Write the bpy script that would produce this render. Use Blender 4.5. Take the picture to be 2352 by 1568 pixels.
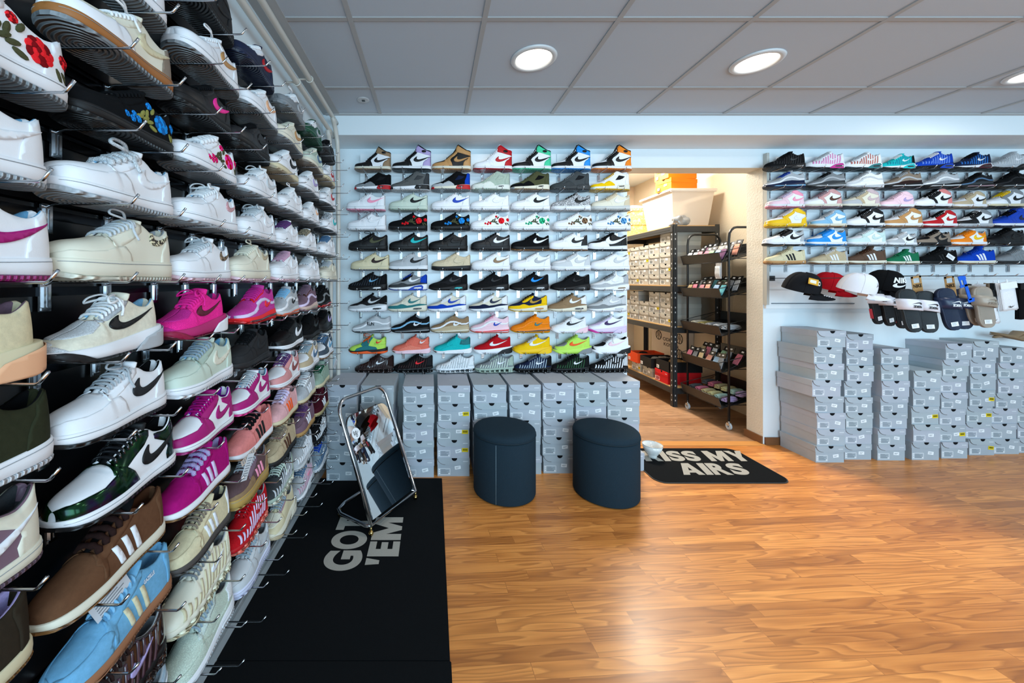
import bpy, bmesh, math, random
from mathutils import Vector, Matrix, Quaternion
from mathutils.geometry import delaunay_2d_cdt
random.seed(7)
PI = math.pi
SC = bpy.context.scene
COL = SC.collection
for _o in list(bpy.data.objects):
    bpy.data.objects.remove(_o)

# ------------------------------------------------------------------ camera
CAM_Z = 1.314
_cd = bpy.data.cameras.new('camera')
_cam = bpy.data.objects.new('camera', _cd)
COL.objects.link(_cam)
_cam.location = (0, 0, CAM_Z)
_cam.rotation_euler = (PI / 2, 0, 0)
_cd.sensor_width = 36.0
_cd.sensor_fit = 'HORIZONTAL'
_cd.lens = 866 / 2352 * 36
_cd.shift_x = (1176 - 995) / 2352
_cd.shift_y = -(784 - 645) / 2352
_cd.clip_start = 0.02
SC.camera = _cam
# ------------------------------------------------------------------ colour management
SC.view_settings.view_transform = 'Standard'
SC.view_settings.look = 'None'
SC.view_settings.gamma = 1
SC.view_settings.use_curve_mapping = False
SC.view_settings.exposure = 0.0
SC.cycles.use_denoising = True
SC.cycles.max_bounces = 6
SC.cycles.diffuse_bounces = 4
SC.cycles.glossy_bounces = 3
SC.cycles.transmission_bounces = 4
SC.cycles.transparent_max_bounces = 6
SC.cycles.sample_clamp_indirect = 4
# ------------------------------------------------------------------ world (daylight outside the shop windows)
_w = bpy.data.worlds.new('daylight')
SC.world = _w
_w.use_nodes = True
_w.node_tree.nodes['Background'].inputs[0].default_value = (0.62, 0.80, 1.0, 1)
_w.node_tree.nodes['Background'].inputs[1].default_value = 1.0


def area_light(name, loc, rot, sx, sy, power, color, spread=PI, shape='RECTANGLE'):
    d = bpy.data.lights.new(name, 'AREA')
    d.shape = shape
    d.size = sx
    if shape == 'RECTANGLE':
        d.size_y = sy
    d.energy = power
    d.color = color
    d.spread = spread
    o = bpy.data.objects.new(name, d)
    o.location = loc
    o.rotation_euler = rot
    COL.objects.link(o)
    return o


# daylight through the shop windows of the front wall, behind the photographer
area_light('window_daylight', (0.9, -2.42, 1.45), (PI / 2, 0, 0), 2.6, 2.0, 84, (0.54, 0.81, 1.0), math.radians(130))
area_light('window_daylight', (4.3, -2.42, 1.45), (PI / 2, 0, 0), 2.6, 2.0, 84, (0.54, 0.81, 1.0), math.radians(140))


# ------------------------------------------------------------------ helpers
def lin(c):
    return c / 12.92 if c <= 0.04045 else ((c + 0.055) / 1.055) ** 2.4


def hexc(h):
    h = h.lstrip('#')
    return tuple(lin(int(h[i:i + 2], 16) / 255) for i in (0, 2, 4)) + (1.0,)


PAL = dict(W='e6e9ee', IV='dcd8c6', CR='d2c8a6', K='0f1012', K2='1c1d20', DG='3a3d40', G='7f8488', LG='aeb3b8', SV='c3c8cc',
           BG='b5a588', TAN='b98a56', TN2='8d7458', BR='4f2f1e', DBR='2a1a18', GUM='8a5f33', TP='857769', RED='b5101c', R2='e8242c',
           PK='f49ab6', PPK='edcad6', HP='ec2a93', MG='a3126f', FU='c02b8c', SAL='d88380', COR='e2705e', OR='e98112', O2='f05a1a',
           YE='eec011', LM='b7e25f', GN='0d7a4f', MT='3fc897', SG='a3b4a6', DGN='0f4a33', OL='4a4c34', TQ='18b5b8', TE='2c7479',
           LB='7fb4d6', SB='6ea9cf', BL='1b8de0', RB='0f3fae', NV='15203d', LAV='ab9ccb', MV='a4848e', PL='5b3a6a', MAU='755d6c',
           PU='8c1fb0', BUR='43121f', PGN='c4d2c4', MST='4f6f8f', GRN2='2fe05f', PCH='e9b28a', LIL='d5c6e6', BEI='cdbfa3', STL='93a4b0')
MATS = {}


def _nt(name):
    m = bpy.data.materials.new(name)
    m.use_nodes = True
    nt = m.node_tree
    return m, nt, nt.nodes['Principled BSDF']


def _bump(nt, b, src, strength, dist=0.001):
    bu = nt.nodes.new('ShaderNodeBump')
    bu.inputs['Strength'].default_value = strength
    bu.inputs['Distance'].default_value = dist
    nt.links.new(src, bu.inputs['Height'])
    nt.links.new(bu.outputs[0], b.inputs['Normal'])
    return bu


def _coord(nt, kind='Object', scale=(1, 1, 1), rot=(0, 0, 0)):
    tc = nt.nodes.new('ShaderNodeTexCoord')
    mp = nt.nodes.new('ShaderNodeMapping')
    mp.inputs['Scale'].default_value = scale
    mp.inputs['Rotation'].default_value = rot
    nt.links.new(tc.outputs[kind], mp.inputs[0])
    return mp.outputs[0]


def _noise(nt, vec, scale, detail=2.0, rough=0.5):
    n = nt.nodes.new('ShaderNodeTexNoise')
    n.inputs['Scale'].default_value = scale
    n.inputs['Detail'].default_value = detail
    n.inputs['Roughness'].default_value = rough
    nt.links.new(vec, n.inputs['Vector'])
    return n.outputs['Fac']


def _mix(nt, fac, a, b):
    mx = nt.nodes.new('ShaderNodeMix')
    mx.data_type = 'RGBA'
    if hasattr(fac, 'links') or hasattr(fac, 'is_linked'):
        nt.links.new(fac, mx.inputs['Factor'])
    else:
        mx.inputs['Factor'].default_value = fac
    for v, s in ((a, 'A'), (b, 'B')):
        sock = [i for i in mx.inputs if i.name == s and i.type == 'RGBA'][0]
        if isinstance(v, tuple):
            sock.default_value = v
        else:
            nt.links.new(v, sock)
    return [o for o in mx.outputs if o.type == 'RGBA'][0]


def _ramp(nt, fac, stops):
    r = nt.nodes.new('ShaderNodeValToRGB')
    e = r.color_ramp.elements
    while len(e) < len(stops):
        e.new(0.5)
    for i, (p, c) in enumerate(stops):
        e[i].position = p
        e[i].color = c
    nt.links.new(fac, r.inputs[0])
    return r.outputs[0]


def shade(c, k):
    return tuple(min(1, v * k) for v in c[:3]) + (1.0,)


def M(col, fin='l'):
    """material from a palette name or hex and a finish letter"""
    if ':' in col:
        col, fin = col.split(':')
    key = (col, fin)
    if key in MATS:
        return MATS[key]
    c = hexc(PAL.get(col, col))
    names = dict(l='leather', s='suede', m='knit_mesh', r='rubber', p='patent', f='fabric', c='chrome', t='tread', i='iridescent',
                 g='glitter', d='card', x='matte', a='leopard', n='speckle', b='plastic')
    m, nt, b = _nt(names[fin] + '_' + col)
    b.inputs['Base Color'].default_value = c
    b.inputs['Specular IOR Level'].default_value = {'l': .3, 's': .1, 'm': .15, 'f': .1, 'r': .35, 'd': .25, 'x': .1, 't': .5}.get(fin, .5)
    if fin == 'l':
        b.inputs['Roughness'].default_value = 0.48
        _bump(nt, b, _noise(nt, _coord(nt), 420, 2), 0.25, 0.0006)
    elif fin == 's':
        b.inputs['Roughness'].default_value = 0.95
        f = _noise(nt, _coord(nt), 90, 4, 0.7)
        nt.links.new(_mix(nt, f, shade(c, 0.75), shade(c, 1.25)), b.inputs['Base Color'])
        _bump(nt, b, _noise(nt, _coord(nt), 900, 2), 0.4, 0.0006)
    elif fin == 'm':
        b.inputs['Roughness'].default_value = 0.85
        v = nt.nodes.new('ShaderNodeTexVoronoi')
        v.inputs['Scale'].default_value = 420
        nt.links.new(_coord(nt), v.inputs['Vector'])
        nt.links.new(_mix(nt, v.outputs['Distance'], shade(c, 0.7), shade(c, 1.2)), b.inputs['Base Color'])
        _bump(nt, b, v.outputs['Distance'], 0.4, 0.0008)
    elif fin == 'r':
        b.inputs['Roughness'].default_value = 0.55
        _bump(nt, b, _noise(nt, _coord(nt, scale=(1, 1, 3)), 300, 1), 0.15, 0.0006)
    elif fin == 'p':
        b.inputs['Roughness'].default_value = 0.16
        b.inputs['Coat Weight'].default_value = 0.6
    elif fin == 'i':
        b.inputs['Roughness'].default_value = 0.16
        b.inputs['Metallic'].default_value = 0.75
        f = _noise(nt, _coord(nt), 22, 2)
        nt.links.new(_ramp(nt, f, [(0.3, hexc('0a1420')), (0.5, hexc('123a1c')), (0.62, hexc('2b1440')), (0.75, hexc('0c3038'))]), b.inputs['Base Color'])
    elif fin == 'f':
        b.inputs['Roughness'].default_value = 0.95
        f = _noise(nt, _coord(nt), 260, 3, 0.7)
        nt.links.new(_mix(nt, f, shade(c, 0.7), shade(c, 1.3)), b.inputs['Base Color'])
        _bump(nt, b, f, 0.5, 0.001)
    elif fin == 'c':
        b.inputs['Metallic'].default_value = 1.0
        b.inputs['Roughness'].default_value = 0.16
    elif fin == 't':
        b.inputs['Roughness'].default_value = 0.42
        w = nt.nodes.new('ShaderNodeTexWave')
        w.wave_type = 'RINGS'
        w.rings_direction = 'Z'
        w.inputs['Scale'].default_value = 34
        w.inputs['Distortion'].default_value = 1.5
        w.inputs['Detail'].default_value = 0
        tc = nt.nodes.new('ShaderNodeTexCoord')
        mp = nt.nodes.new('ShaderNodeMapping')
        mp.inputs['Location'].default_value = (-0.075, 0.0, 0)
        nt.links.new(tc.outputs['Object'], mp.inputs[0])
        nt.links.new(mp.outputs[0], w.inputs['Vector'])
        _bump(nt, b, w.outputs['Fac'], 1.0, 0.007)
        nt.links.new(_mix(nt, w.outputs['Fac'], shade(c, .72), shade(c, 1.08)), b.inputs['Base Color'])
    elif fin == 'g':
        b.inputs['Roughness'].default_value = 0.3
        v = nt.nodes.new('ShaderNodeTexVoronoi')
        v.inputs['Scale'].default_value = 500
        nt.links.new(_coord(nt), v.inputs['Vector'])
        nt.links.new(_mix(nt, v.outputs['Distance'], shade(c, 0.5), shade(c, 1.5)), b.inputs['Base Color'])
        _bump(nt, b, v.outputs['Distance'], 1.0, 0.001)
    elif fin == 'a':
        b.inputs['Roughness'].default_value = 0.6
        f = _noise(nt, _coord(nt), 210, 0)
        nt.links.new(_ramp(nt, f, [(0.0, hexc('2b2118')), (0.46, hexc('2b2118')), (0.5, c), (1, c)]), b.inputs['Base Color'])
    elif fin == 'n':
        b.inputs['Roughness'].default_value = 0.8
        f = _noise(nt, _coord(nt), 320, 1)
        nt.links.new(_ramp(nt, f, [(0.0, hexc('0c0c0e')), (0.49, hexc('0c0c0e')), (0.53, c), (1, c)]), b.inputs['Base Color'])
    elif fin == 'd':
        b.inputs['Roughness'].default_value = 0.7
        f = _noise(nt, _coord(nt, scale=(1, 1, 1)), 14, 3)
        nt.links.new(_mix(nt, f, shade(c, 0.94), shade(c, 1.06)), b.inputs['Base Color'])
    elif fin == 'b':
        b.inputs['Roughness'].default_value = 0.35
    elif fin == 'x':
        b.inputs['Roughness'].default_value = 0.9
    MATS[key] = m
    return m


def mesh_from(name, verts, faces, nslots=1, smooth=False, midx=None):
    me = bpy.data.meshes.new(name)
    me.from_pydata([tuple(v) for v in verts], [], faces)
    for _ in range(nslots):
        me.materials.append(None)
    if midx:
        me.polygons.foreach_set('material_index', midx)
    if smooth:
        me.polygons.foreach_set('use_smooth', [True] * len(me.polygons))
    me.update()
    return me


def recalc(me):
    bm = bmesh.new()
    bm.from_mesh(me)
    bmesh.ops.recalc_face_normals(bm, faces=bm.faces)
    bm.to_mesh(me)
    bm.free()
    return me


def put(name, me, mats=(), parent=None, loc=None, rot=None):
    o = bpy.data.objects.new(name, me)
    COL.objects.link(o)
    if not isinstance(mats, (list, tuple)):
        mats = [mats]
    for i, m in enumerate(mats):
        o.material_slots[i].link = 'OBJECT'
        o.material_slots[i].material = m
    if parent:
        o.parent = parent
    if loc is not None:
        o.location = loc
    if rot is not None:
        o.rotation_euler = rot
    return o


def tag(o, label, cat, group=None, kind=None):
    o['label'] = label
    o['category'] = cat
    if group:
        o['group'] = group
    if kind:
        o['kind'] = kind
    return o


def thing(name, label, cat, loc=(0, 0, 0), rz=0.0, group=None, rot=None):
    o = bpy.data.objects.new(name, None)
    o.empty_display_size = 0.05
    COL.objects.link(o)
    o.location = loc
    o.rotation_euler = rot if rot else (0, 0, rz)
    return tag(o, label, cat, group)


def struct(name, me, mats, parent=None):
    o = put(name, me, mats, parent)
    if not parent:
        o['kind'] = 'structure'
    return o


class MB:
    """collects simple solids into one mesh"""
    def __init__(s):
        s.v, s.f, s.m, s.sm = [], [], [], []

    def add(s, v, f, mi=0, sm=False):
        n = len(s.v)
        s.v += [Vector(p) for p in v]
        s.f += [[i + n for i in q] for q in f]
        s.m += [mi] * len(f)
        s.sm += [sm] * len(f)
        return s

    def box(s, a, b, mi=0, rz=0.0, c=None):
        x0, y0, z0 = a
        x1, y1, z1 = b
        v = [Vector(p) for p in ((x0, y0, z0), (x1, y0, z0), (x1, y1, z0), (x0, y1, z0), (x0, y0, z1), (x1, y0, z1), (x1, y1, z1), (x0, y1, z1))]
        if rz:
            c = Vector(c) if c else Vector(((x0 + x1) / 2, (y0 + y1) / 2, 0))
            r = Matrix.Rotation(rz, 3, 'Z')
            v = [r @ (p - c) + c for p in v]
        return s.add(v, [(0, 3, 2, 1), (4, 5, 6, 7), (0, 1, 5, 4), (1, 2, 6, 5), (2, 3, 7, 6), (3, 0, 4, 7)], mi)

    def tube(s, pts, r, n=8, mi=0, closed=False, caps=True, sy=1.0):
        pts = [Vector(p) for p in pts]
        N = len(pts)
        rs = r if isinstance(r, (list, tuple)) else [r] * N
        up = None
        rings = []
        for i in range(N):
            if closed:
                t = (pts[(i + 1) % N] - pts[i - 1]).normalized()
            else:
                t = (pts[min(i + 1, N - 1)] - pts[max(i - 1, 0)]).normalized()
            if up is None:
                up = Vector((0, 0, 1)) if abs(t.z) < 0.9 else Vector((1, 0, 0))
            a = t.cross(up)
            if a.length < 1e-6:
                a = t.orthogonal()
            a.normalize()
            up = a.cross(t).normalized()
            rings.append([pts[i] + (a * math.cos(k * 2 * PI / n) + up * math.sin(k * 2 * PI / n) * sy) * rs[i] for k in range(n)])
        v = [p for q in rings for p in q]
        f = []
        for i in range(N if closed else N - 1):
            j = (i + 1) % N
            for k in range(n):
                f.append((i * n + k, i * n + (k + 1) % n, j * n + (k + 1) % n, j * n + k))
        if caps and not closed:
            f.append(tuple(range(n))[::-1])
            f.append(tuple((N - 1) * n + k for k in range(n)))
        return s.add(v, f, mi, True)

    def lathe(s, prof, c=(0, 0, 0), n=32, mi=0, sm=True):
        """prof: (r, z) list"""
        v, f = [], []
        for r, z in prof:
            for k in range(n):
                v.append((c[0] + r * math.cos(2 * PI * k / n), c[1] + r * math.sin(2 * PI * k / n), c[2] + z))
        for i in range(len(prof) - 1):
            for k in range(n):
                f.append((i * n + k, i * n + (k + 1) % n, (i + 1) * n + (k + 1) % n, (i + 1) * n + k))
        return s.add(v, f, mi, sm)

    def prism(s, poly, fn, mi=0):
        """poly: 2-D points; fn(p, k) -> 3-D for k = 0 back, 1 front"""
        n = len(poly)
        v = [fn(p, 0) for p in poly] + [fn(p, 1) for p in poly]
        f = [tuple(range(n))[::-1], tuple(range(n, 2 * n))]
        f += [(i, (i + 1) % n, n + (i + 1) % n, n + i) for i in range(n)]
        return s.add(v, f, mi)

    def mesh(s, name, nslots=None):
        me = bpy.data.meshes.new(name)
        me.from_pydata([tuple(p) for p in s.v], [], s.f)
        for _ in range(nslots or (max(s.m) + 1 if s.m else 1)):
            me.materials.append(None)
        me.polygons.foreach_set('material_index', s.m)
        me.polygons.foreach_set('use_smooth', s.sm)
        me.update()
        return recalc(me)

    def put(s, name, mats, parent=None, **k):
        return put(name, s.mesh(name), mats, parent, **k)


def bevel(o, w, seg=2):
    b = o.modifiers.new('bevel', 'BEVEL')
    b.width = w
    b.segments = seg
    b.limit_method = 'ANGLE'
    return o


TEXTS = {}


def text_mesh(txt, size=1.0, off=0.0, ext=0.0, shear=0.0, sx=1.0, align='CENTER'):
    key = (txt, size, off, ext, shear, sx, align)
    if key in TEXTS:
        return TEXTS[key]
    cu = bpy.data.curves.new('text', 'FONT')
    cu.body = txt
    cu.size = size
    cu.offset = off
    cu.extrude = ext
    cu.shear = shear
    cu.align_x = align
    cu.resolution_u = 12 if size == 1.0 and off > .03 else 5
    cu.space_character = 1.1 if off > .02 and size == 1.0 else 1.0
    o = bpy.data.objects.new('text', cu)
    COL.objects.link(o)
    bpy.context.view_layer.update()
    me = bpy.data.meshes.new_from_object(o.evaluated_get(bpy.context.evaluated_depsgraph_get()))
    bpy.data.objects.remove(o)
    if sx != 1.0:
        for v in me.vertices:
            v.co.x *= sx
    me.materials.clear()
    me.materials.append(None)
    TEXTS[key] = me
    return me


def catmull(pts, n=6, closed=True):
    out = []
    N = len(pts)
    rng = range(N if closed else N - 1)
    for i in rng:
        g = (lambda k: pts[k % N]) if closed else (lambda k: pts[max(0, min(N - 1, k))])
        p0, p1, p2, p3 = g(i - 1), g(i), g(i + 1), g(i + 2)
        for k in range(n):
            t = k / n
            out.append(tuple(0.5 * ((2 * b) + (-a + c) * t + (2 * a - 5 * b + 4 * c - d) * t * t + (-a + 3 * b - 3 * c + d) * t ** 3)
                             for a, b, c, d in zip(p0, p1, p2, p3)))
    if not closed:
        out.append(tuple(pts[-1]))
    return out


def pchip(kn):
    xs = [k[0] for k in kn]
    ys = [k[1] for k in kn]
    n = len(xs)
    h = [xs[i + 1] - xs[i] for i in range(n - 1)]
    d = [(ys[i + 1] - ys[i]) / h[i] for i in range(n - 1)]
    m = [d[0]] + [0 if d[i - 1] * d[i] <= 0 else 2 * d[i - 1] * d[i] / (d[i - 1] + d[i]) for i in range(1, n - 1)] + [d[-1]]

    def f(x):
        if x <= xs[0]:
            return ys[0]
        if x >= xs[-1]:
            return ys[-1]
        i = 0
        while x > xs[i + 1]:
            i += 1
        t = (x - xs[i]) / h[i]
        return ((2 * t ** 3 - 3 * t * t + 1) * ys[i] + (t ** 3 - 2 * t * t + t) * h[i] * m[i]
                + (-2 * t ** 3 + 3 * t * t) * ys[i + 1] + (t ** 3 - t * t) * h[i] * m[i + 1])
    return f


ORD = ['first', 'second', 'third', 'fourth', 'fifth', 'sixth', 'seventh', 'eighth', 'ninth', 'tenth', 'eleventh', 'twelfth', 'thirteenth']


def at(px, py, D):
    """pixel of the photograph and distance from the camera plane -> place in the room"""
    return Vector(((px - 995) / 866 * D, D, CAM_Z + (645 - py) / 866 * D))
# ================================================================== the room
CEIL = CAM_Z + 1.215
XL, XR, YF, YB = -0.80, 6.4, -2.5, 3.035


def mat_wall(name, col, scale=60, strength=.25, dist=.002, rough=.9):
    m, nt, b = _nt(name)
    b.inputs['Base Color'].default_value = hexc(col)
    b.inputs['Roughness'].default_value = rough
    _bump(nt, b, _noise(nt, _coord(nt), scale, 3, .6), strength, dist)
    return m


M_WALL = mat_wall('white_wall_paint', 'dde6ea')
M_ROUGH = mat_wall('roughcast_plaster', 'd9d4c6', 70, .8, .004)
M_CEIL = mat_wall('ceiling_tile', 'b8c2cc', 260, .15, .001)
M_TEE = mat_wall('ceiling_grid', 'a9aaaa', 30, 0, .001, .6)
M_BLACKP = mat_wall('black_panel', '0d0e10', 200, .05, .001, .28)
M_ALU = M('9a9d9e', 'c')
M_CHR = M('c9ccd0', 'c')


def mat_floor(name, c1, c2, dark, rot, bw, bh, rough, coat, mort=.0012):
    m, nt, b = _nt(name)
    vec = _coord(nt, 'Object', rot=(0, 0, rot))
    br = nt.nodes.new('ShaderNodeTexBrick')
    br.inputs['Color1'].default_value = (0, 0, 0, 1)
    br.inputs['Color2'].default_value = (1, 1, 1, 1)
    br.inputs['Mortar'].default_value = (.5, .5, .5, 1)
    br.inputs['Scale'].default_value = 1
    br.inputs['Mortar Size'].default_value = mort
    br.inputs['Mortar Smooth'].default_value = .3
    br.inputs['Brick Width'].default_value = bw
    br.inputs['Row Height'].default_value = bh
    br.offset = .37
    br.offset_frequency = 3
    br.squash = .8
    br.squash_frequency = 4
    nt.links.new(vec, br.inputs['Vector'])
    # every board gets its own piece of grain
    sep = nt.nodes.new('ShaderNodeSeparateXYZ')
    nt.links.new(vec, sep.inputs[0])
    comb = nt.nodes.new('ShaderNodeCombineXYZ')
    mul = nt.nodes.new('ShaderNodeMath')
    mul.operation = 'MULTIPLY'
    mul.inputs[1].default_value = 37.0
    nt.links.new(br.outputs['Color'], mul.inputs[0])
    sx = nt.nodes.new('ShaderNodeMath')
    sx.operation = 'MULTIPLY'
    sx.inputs[1].default_value = 1.3
    sy = nt.nodes.new('ShaderNodeMath')
    sy.operation = 'MULTIPLY'
    sy.inputs[1].default_value = 13.0
    nt.links.new(sep.outputs[0], sx.inputs[0])
    nt.links.new(sep.outputs[1], sy.inputs[0])
    nt.links.new(sx.outputs[0], comb.inputs[0])
    nt.links.new(sy.outputs[0], comb.inputs[1])
    nt.links.new(mul.outputs[0], comb.inputs[2])
    n1 = nt.nodes.new('ShaderNodeTexNoise')
    n1.inputs['Scale'].default_value = 1.15
    n1.inputs['Detail'].default_value = 1.5
    nt.links.new(comb.outputs[0], n1.inputs['Vector'])
    # contour lines of a smooth noise make the cathedral grain
    k = nt.nodes.new('ShaderNodeMath')
    k.operation = 'MULTIPLY'
    k.inputs[1].default_value = 10.0
    nt.links.new(n1.outputs['Fac'], k.inputs[0])
    fr = nt.nodes.new('ShaderNodeMath')
    fr.operation = 'FRACT'
    nt.links.new(k.outputs[0], fr.inputs[0])
    c = _ramp(nt, fr.outputs[0], [(0, shade(hexc(c1), 1.12)), (.5, hexc(c2)), (.88, hexc(dark)), (1, shade(hexc(c1), 1.12))])
    # fine fibres
    fib = nt.nodes.new('ShaderNodeMapping')
    fib.inputs['Scale'].default_value = (6, 160, 1)
    nt.links.new(vec, fib.inputs[0])
    f = _noise(nt, fib.outputs[0], 1, 3, .6)
    c2n = _mix(nt, f, shade(hexc(c2), .72), shade(hexc(c1), 1.12))
    mxx = _mix(nt, .52, c, c2n)
    # tone of the single board
    tone = _ramp(nt, br.outputs['Color'], [(0, (.70, .64, .56, 1)), (.35, (.92, .88, .82, 1)), (.7, (1.06, 1.06, 1.04, 1)), (1, (1.22, 1.28, 1.34, 1))])
    mm = nt.nodes.new('ShaderNodeMix')
    mm.data_type = 'RGBA'
    mm.blend_type = 'MULTIPLY'
    mm.inputs['Factor'].default_value = 1
    ins = [i for i in mm.inputs if i.type == 'RGBA']
    nt.links.new(mxx, ins[0])
    nt.links.new(tone, ins[1])
    col = [o for o in mm.outputs if o.type == 'RGBA'][0]
    mf = nt.nodes.new('ShaderNodeMath')
    mf.operation = 'MULTIPLY'
    mf.inputs[1].default_value = .45
    nt.links.new(br.outputs['Fac'], mf.inputs[0])
    final = _mix(nt, mf.outputs[0], col, shade(hexc(dark), .7))
    nt.links.new(final, b.inputs['Base Color'])
    b.inputs['Roughness'].default_value = rough
    b.inputs['Coat Weight'].default_value = coat
    b.inputs['Coat Roughness'].default_value = .22
    _bump(nt, b, f, .08, .0006)
    return m


M_FLOOR = mat_floor('wood_laminate', 'e2964c', 'd2823a', '985420', math.radians(-3.6), .66, .058, .42, .22)
M_FLOOR2 = mat_floor('brown_laminate', 'b08560', '9a7150', '6b4c36', 0, 1.1, .19, .5, .15)

# door opening
DX0, DX1, DZ = 1.56, 2.656, 2.225
WT = .16
struct('floor', MB().box((XL - .1, YF - .3, -.05), (XR, YB + .02, 0)).mesh('floor'), [M_FLOOR])
struct('floor', MB().box((-.1, YB + .02, -.05), (4.2, 5.9, 0)).mesh('floor_back'), [M_FLOOR2])
struct('trim_1', MB().box((DX0, YB - .03, 0), (DX1, YB + .05, .004)).mesh('threshold'), [M('c98a48', 'l')])
struct('ceiling', MB().box((XL - .1, YF - .3, CEIL), (XR, YB + .3, CEIL + .05)).mesh('ceiling'), [M_CEIL])
mb = MB()
xs = [.238 + .622 * k for k in range(-1, 10)]
ys = [2.37 - .625 * k for k in range(0, 8)]
for x in xs:
    mb.box((x - .012, YF, CEIL - .006), (x + .012, 2.745, CEIL - .0005))
for y in ys:
    mb.box((XL + .02, y - .012, CEIL - .005), (XR, y + .012, CEIL - .0004))
mb.box((XL + .0, YF, CEIL - .007), (XL + .12, 2.745, CEIL - .0005))
mb.box((XL + .02, 2.725, CEIL - .012), (XR, 2.745, CEIL - .0005))
struct('trim_2', mb.mesh('ceiling_grid'), [M_TEE])
# walls
mb = MB()
mb.box((XL - .15, YB, 0), (DX0, YB + WT, CEIL))
mb.box((DX0, YB, DZ), (DX1, YB + WT, CEIL))
mb.box((DX1, YB, 0), (XR, YB + WT, CEIL))
struct('wall_back', mb.mesh('wall_back'), [M_WALL])
mb = MB()
mb.box((DX1 - .0015, YB + .001, 0), (DX1, YB + WT - .001, DZ))
mb.box((DX0, YB + .001, 0), (DX0 + .0015, YB + WT - .001, DZ))
mb.box((DX0, YB + .001, DZ - .0015), (DX1, YB + WT - .001, DZ))
struct('trim_3', mb.mesh('door_reveal'), [M_ROUGH])
# dropped beam along the rear wall
struct('trim_4', MB().box((XL, 2.745, CAM_Z + 1.062), (XR, YB, CEIL)).mesh('beam'), [M_WALL])
struct('wall_left', MB().box((XL - .15, YF - .15, 0), (XL, YB, CEIL)).mesh('wall_left'), [M_WALL])
struct('wall_right', MB().box((XR, YF - .15, 0), (XR + .15, YB + WT, CEIL)).mesh('wall_right'), [M_WALL])
# front wall with two shop windows
mb = MB()
mb.box((XL, YF - .15, 0), (XR, YF, .4))
mb.box((XL, YF - .15, 2.5), (XR, YF, CEIL))
for a, b_ in ((XL, -.45), (2.25, 2.95), (5.65, XR)):
    mb.box((a, YF - .15, .4), (b_, YF, 2.5))
struct('wall_front', mb.mesh('wall_front'), [M_WALL])
for i, (a, b_) in enumerate(((-.45, 2.25), (2.95, 5.65))):
    mb = MB()
    for x in (a, (a + b_) / 2 - .03, b_ - .06):
        mb.box((x, YF - .1, .4), (x + .06, YF - .05, 2.5))
    for z in (.4, 2.44):
        mb.box((a, YF - .1, z), (b_, YF - .05, z + .06))
    struct('window_%d' % (i + 1), mb.mesh('window_frame'), [M('3a3d40', 'b')])
# stock room beyond the doorway
SXR, SYB, SXL = 3.06, 5.75, -.05
M_SW = mat_wall('cream_wall', 'd8cbb4', 70, .6, .004)
struct('wall_stockroom_right', MB().box((SXR, YB + WT, 0), (SXR + .1, SYB, 2.75)).mesh('w'), [M_SW])
struct('wall_stockroom_back', MB().box((SXL, SYB, 0), (SXR + .1, SYB + .1, 2.75)).mesh('w'), [M_SW])
struct('wall_stockroom_left', MB().box((SXL - .1, YB + WT, 0), (SXL, SYB, 2.75)).mesh('w'), [M_SW])
struct('ceiling', MB().box((SXL, YB + WT, 2.75), (SXR, SYB, 2.8)).mesh('c'), [M_WALL])
# skirting boards
M_SK = M('7a5233', 'l')
struct('baseboard_door', MB().box((DX1 - .014, YB + .002, 0), (DX1 - .0015, YB + WT + .01, .062)).mesh('b'), [M_SK])
struct('baseboard_back', MB().box((DX1 + .01, YB - .014, 0), (XR, YB, .058)).mesh('b'), [M_SK])
struct('baseboard_rear', MB().box((XL, YB - .014, 0), (DX0, YB, .058)).mesh('b'), [M_SK])

# wall sockets / detector on the ceiling
r = thing('ceiling_sensor', 'round white sensor cover with a small dark square set in the ceiling', 'sensor', (-.47, 2.53, CEIL))
MB().lathe([(0, -.006), (.036, -.006), (.042, -.003), (.042, 0), (0, 0)], n=32).put('cover', M('b9bbbd', 'b'), r)
MB().box((-.008, -.012, -.0085), (.012, .010, -.006)).put('opening', M('K', 'b'), r)

# downlights
def emit(name, col, s):
    m, nt, b = _nt(name)
    b.inputs['Base Color'].default_value = hexc('f0f0ee')
    b.inputs['Emission Color'].default_value = hexc(col)
    b.inputs['Emission Strength'].default_value = s
    return m


M_LAMP = emit('lamp_glass', 'fff4e4', 9)
for x, y, lab in ((.548, 2.058, 'round recessed ceiling light above the two stools, glowing warm white'),
                  (1.793, 2.09, 'round recessed ceiling light in front of the stockroom doorway, glowing warm white'),
                  (3.53, 2.2, 'round recessed ceiling light cut off by the right edge of the photo'),
                  (.548, .2, 'round recessed ceiling light above the camera'), (2.4, .2, 'round recessed ceiling light over the right of the floor'),
                  (4.3, .4, 'round recessed ceiling light far to the right')):
    r = thing('ceiling_light', lab, 'light', (x, y, CEIL), group='recessed ceiling lights')
    MB().lathe([(.094, -.004), (.100, -.012), (.118, -.010), (.124, -.003), (.122, 0), (.094, 0)], n=48).put('trim_ring', M('d0d2d2', 'b'), r)
    MB().lathe([(0, -.002), (.095, -.002), (.095, -.001), (0, -.001)], n=48).put('diffuser', M_LAMP, r)
    d = bpy.data.lights.new('downlight', 'AREA')
    d.shape = 'DISK'
    d.size = .17
    d.energy = 5
    d.color = (1, .97, .92)
    o = bpy.data.objects.new('downlight', d)
    COL.objects.link(o)
    o.location = (x, y, CEIL - .016)
# stock room lamp
r = thing('stockroom_light', 'flat white ceiling lamp inside the stockroom above the racking', 'light', (2.25, 4.35, 2.74))
MB().box((-.08, -.5, -.03), (.08, .5, 0)).put('housing', M_LAMP, r)
area_light('stockroom_lamp', (2.25, 4.35, 2.69), (0, 0, 0), .3, 1.0, 100, (1, .92, .79))

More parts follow.
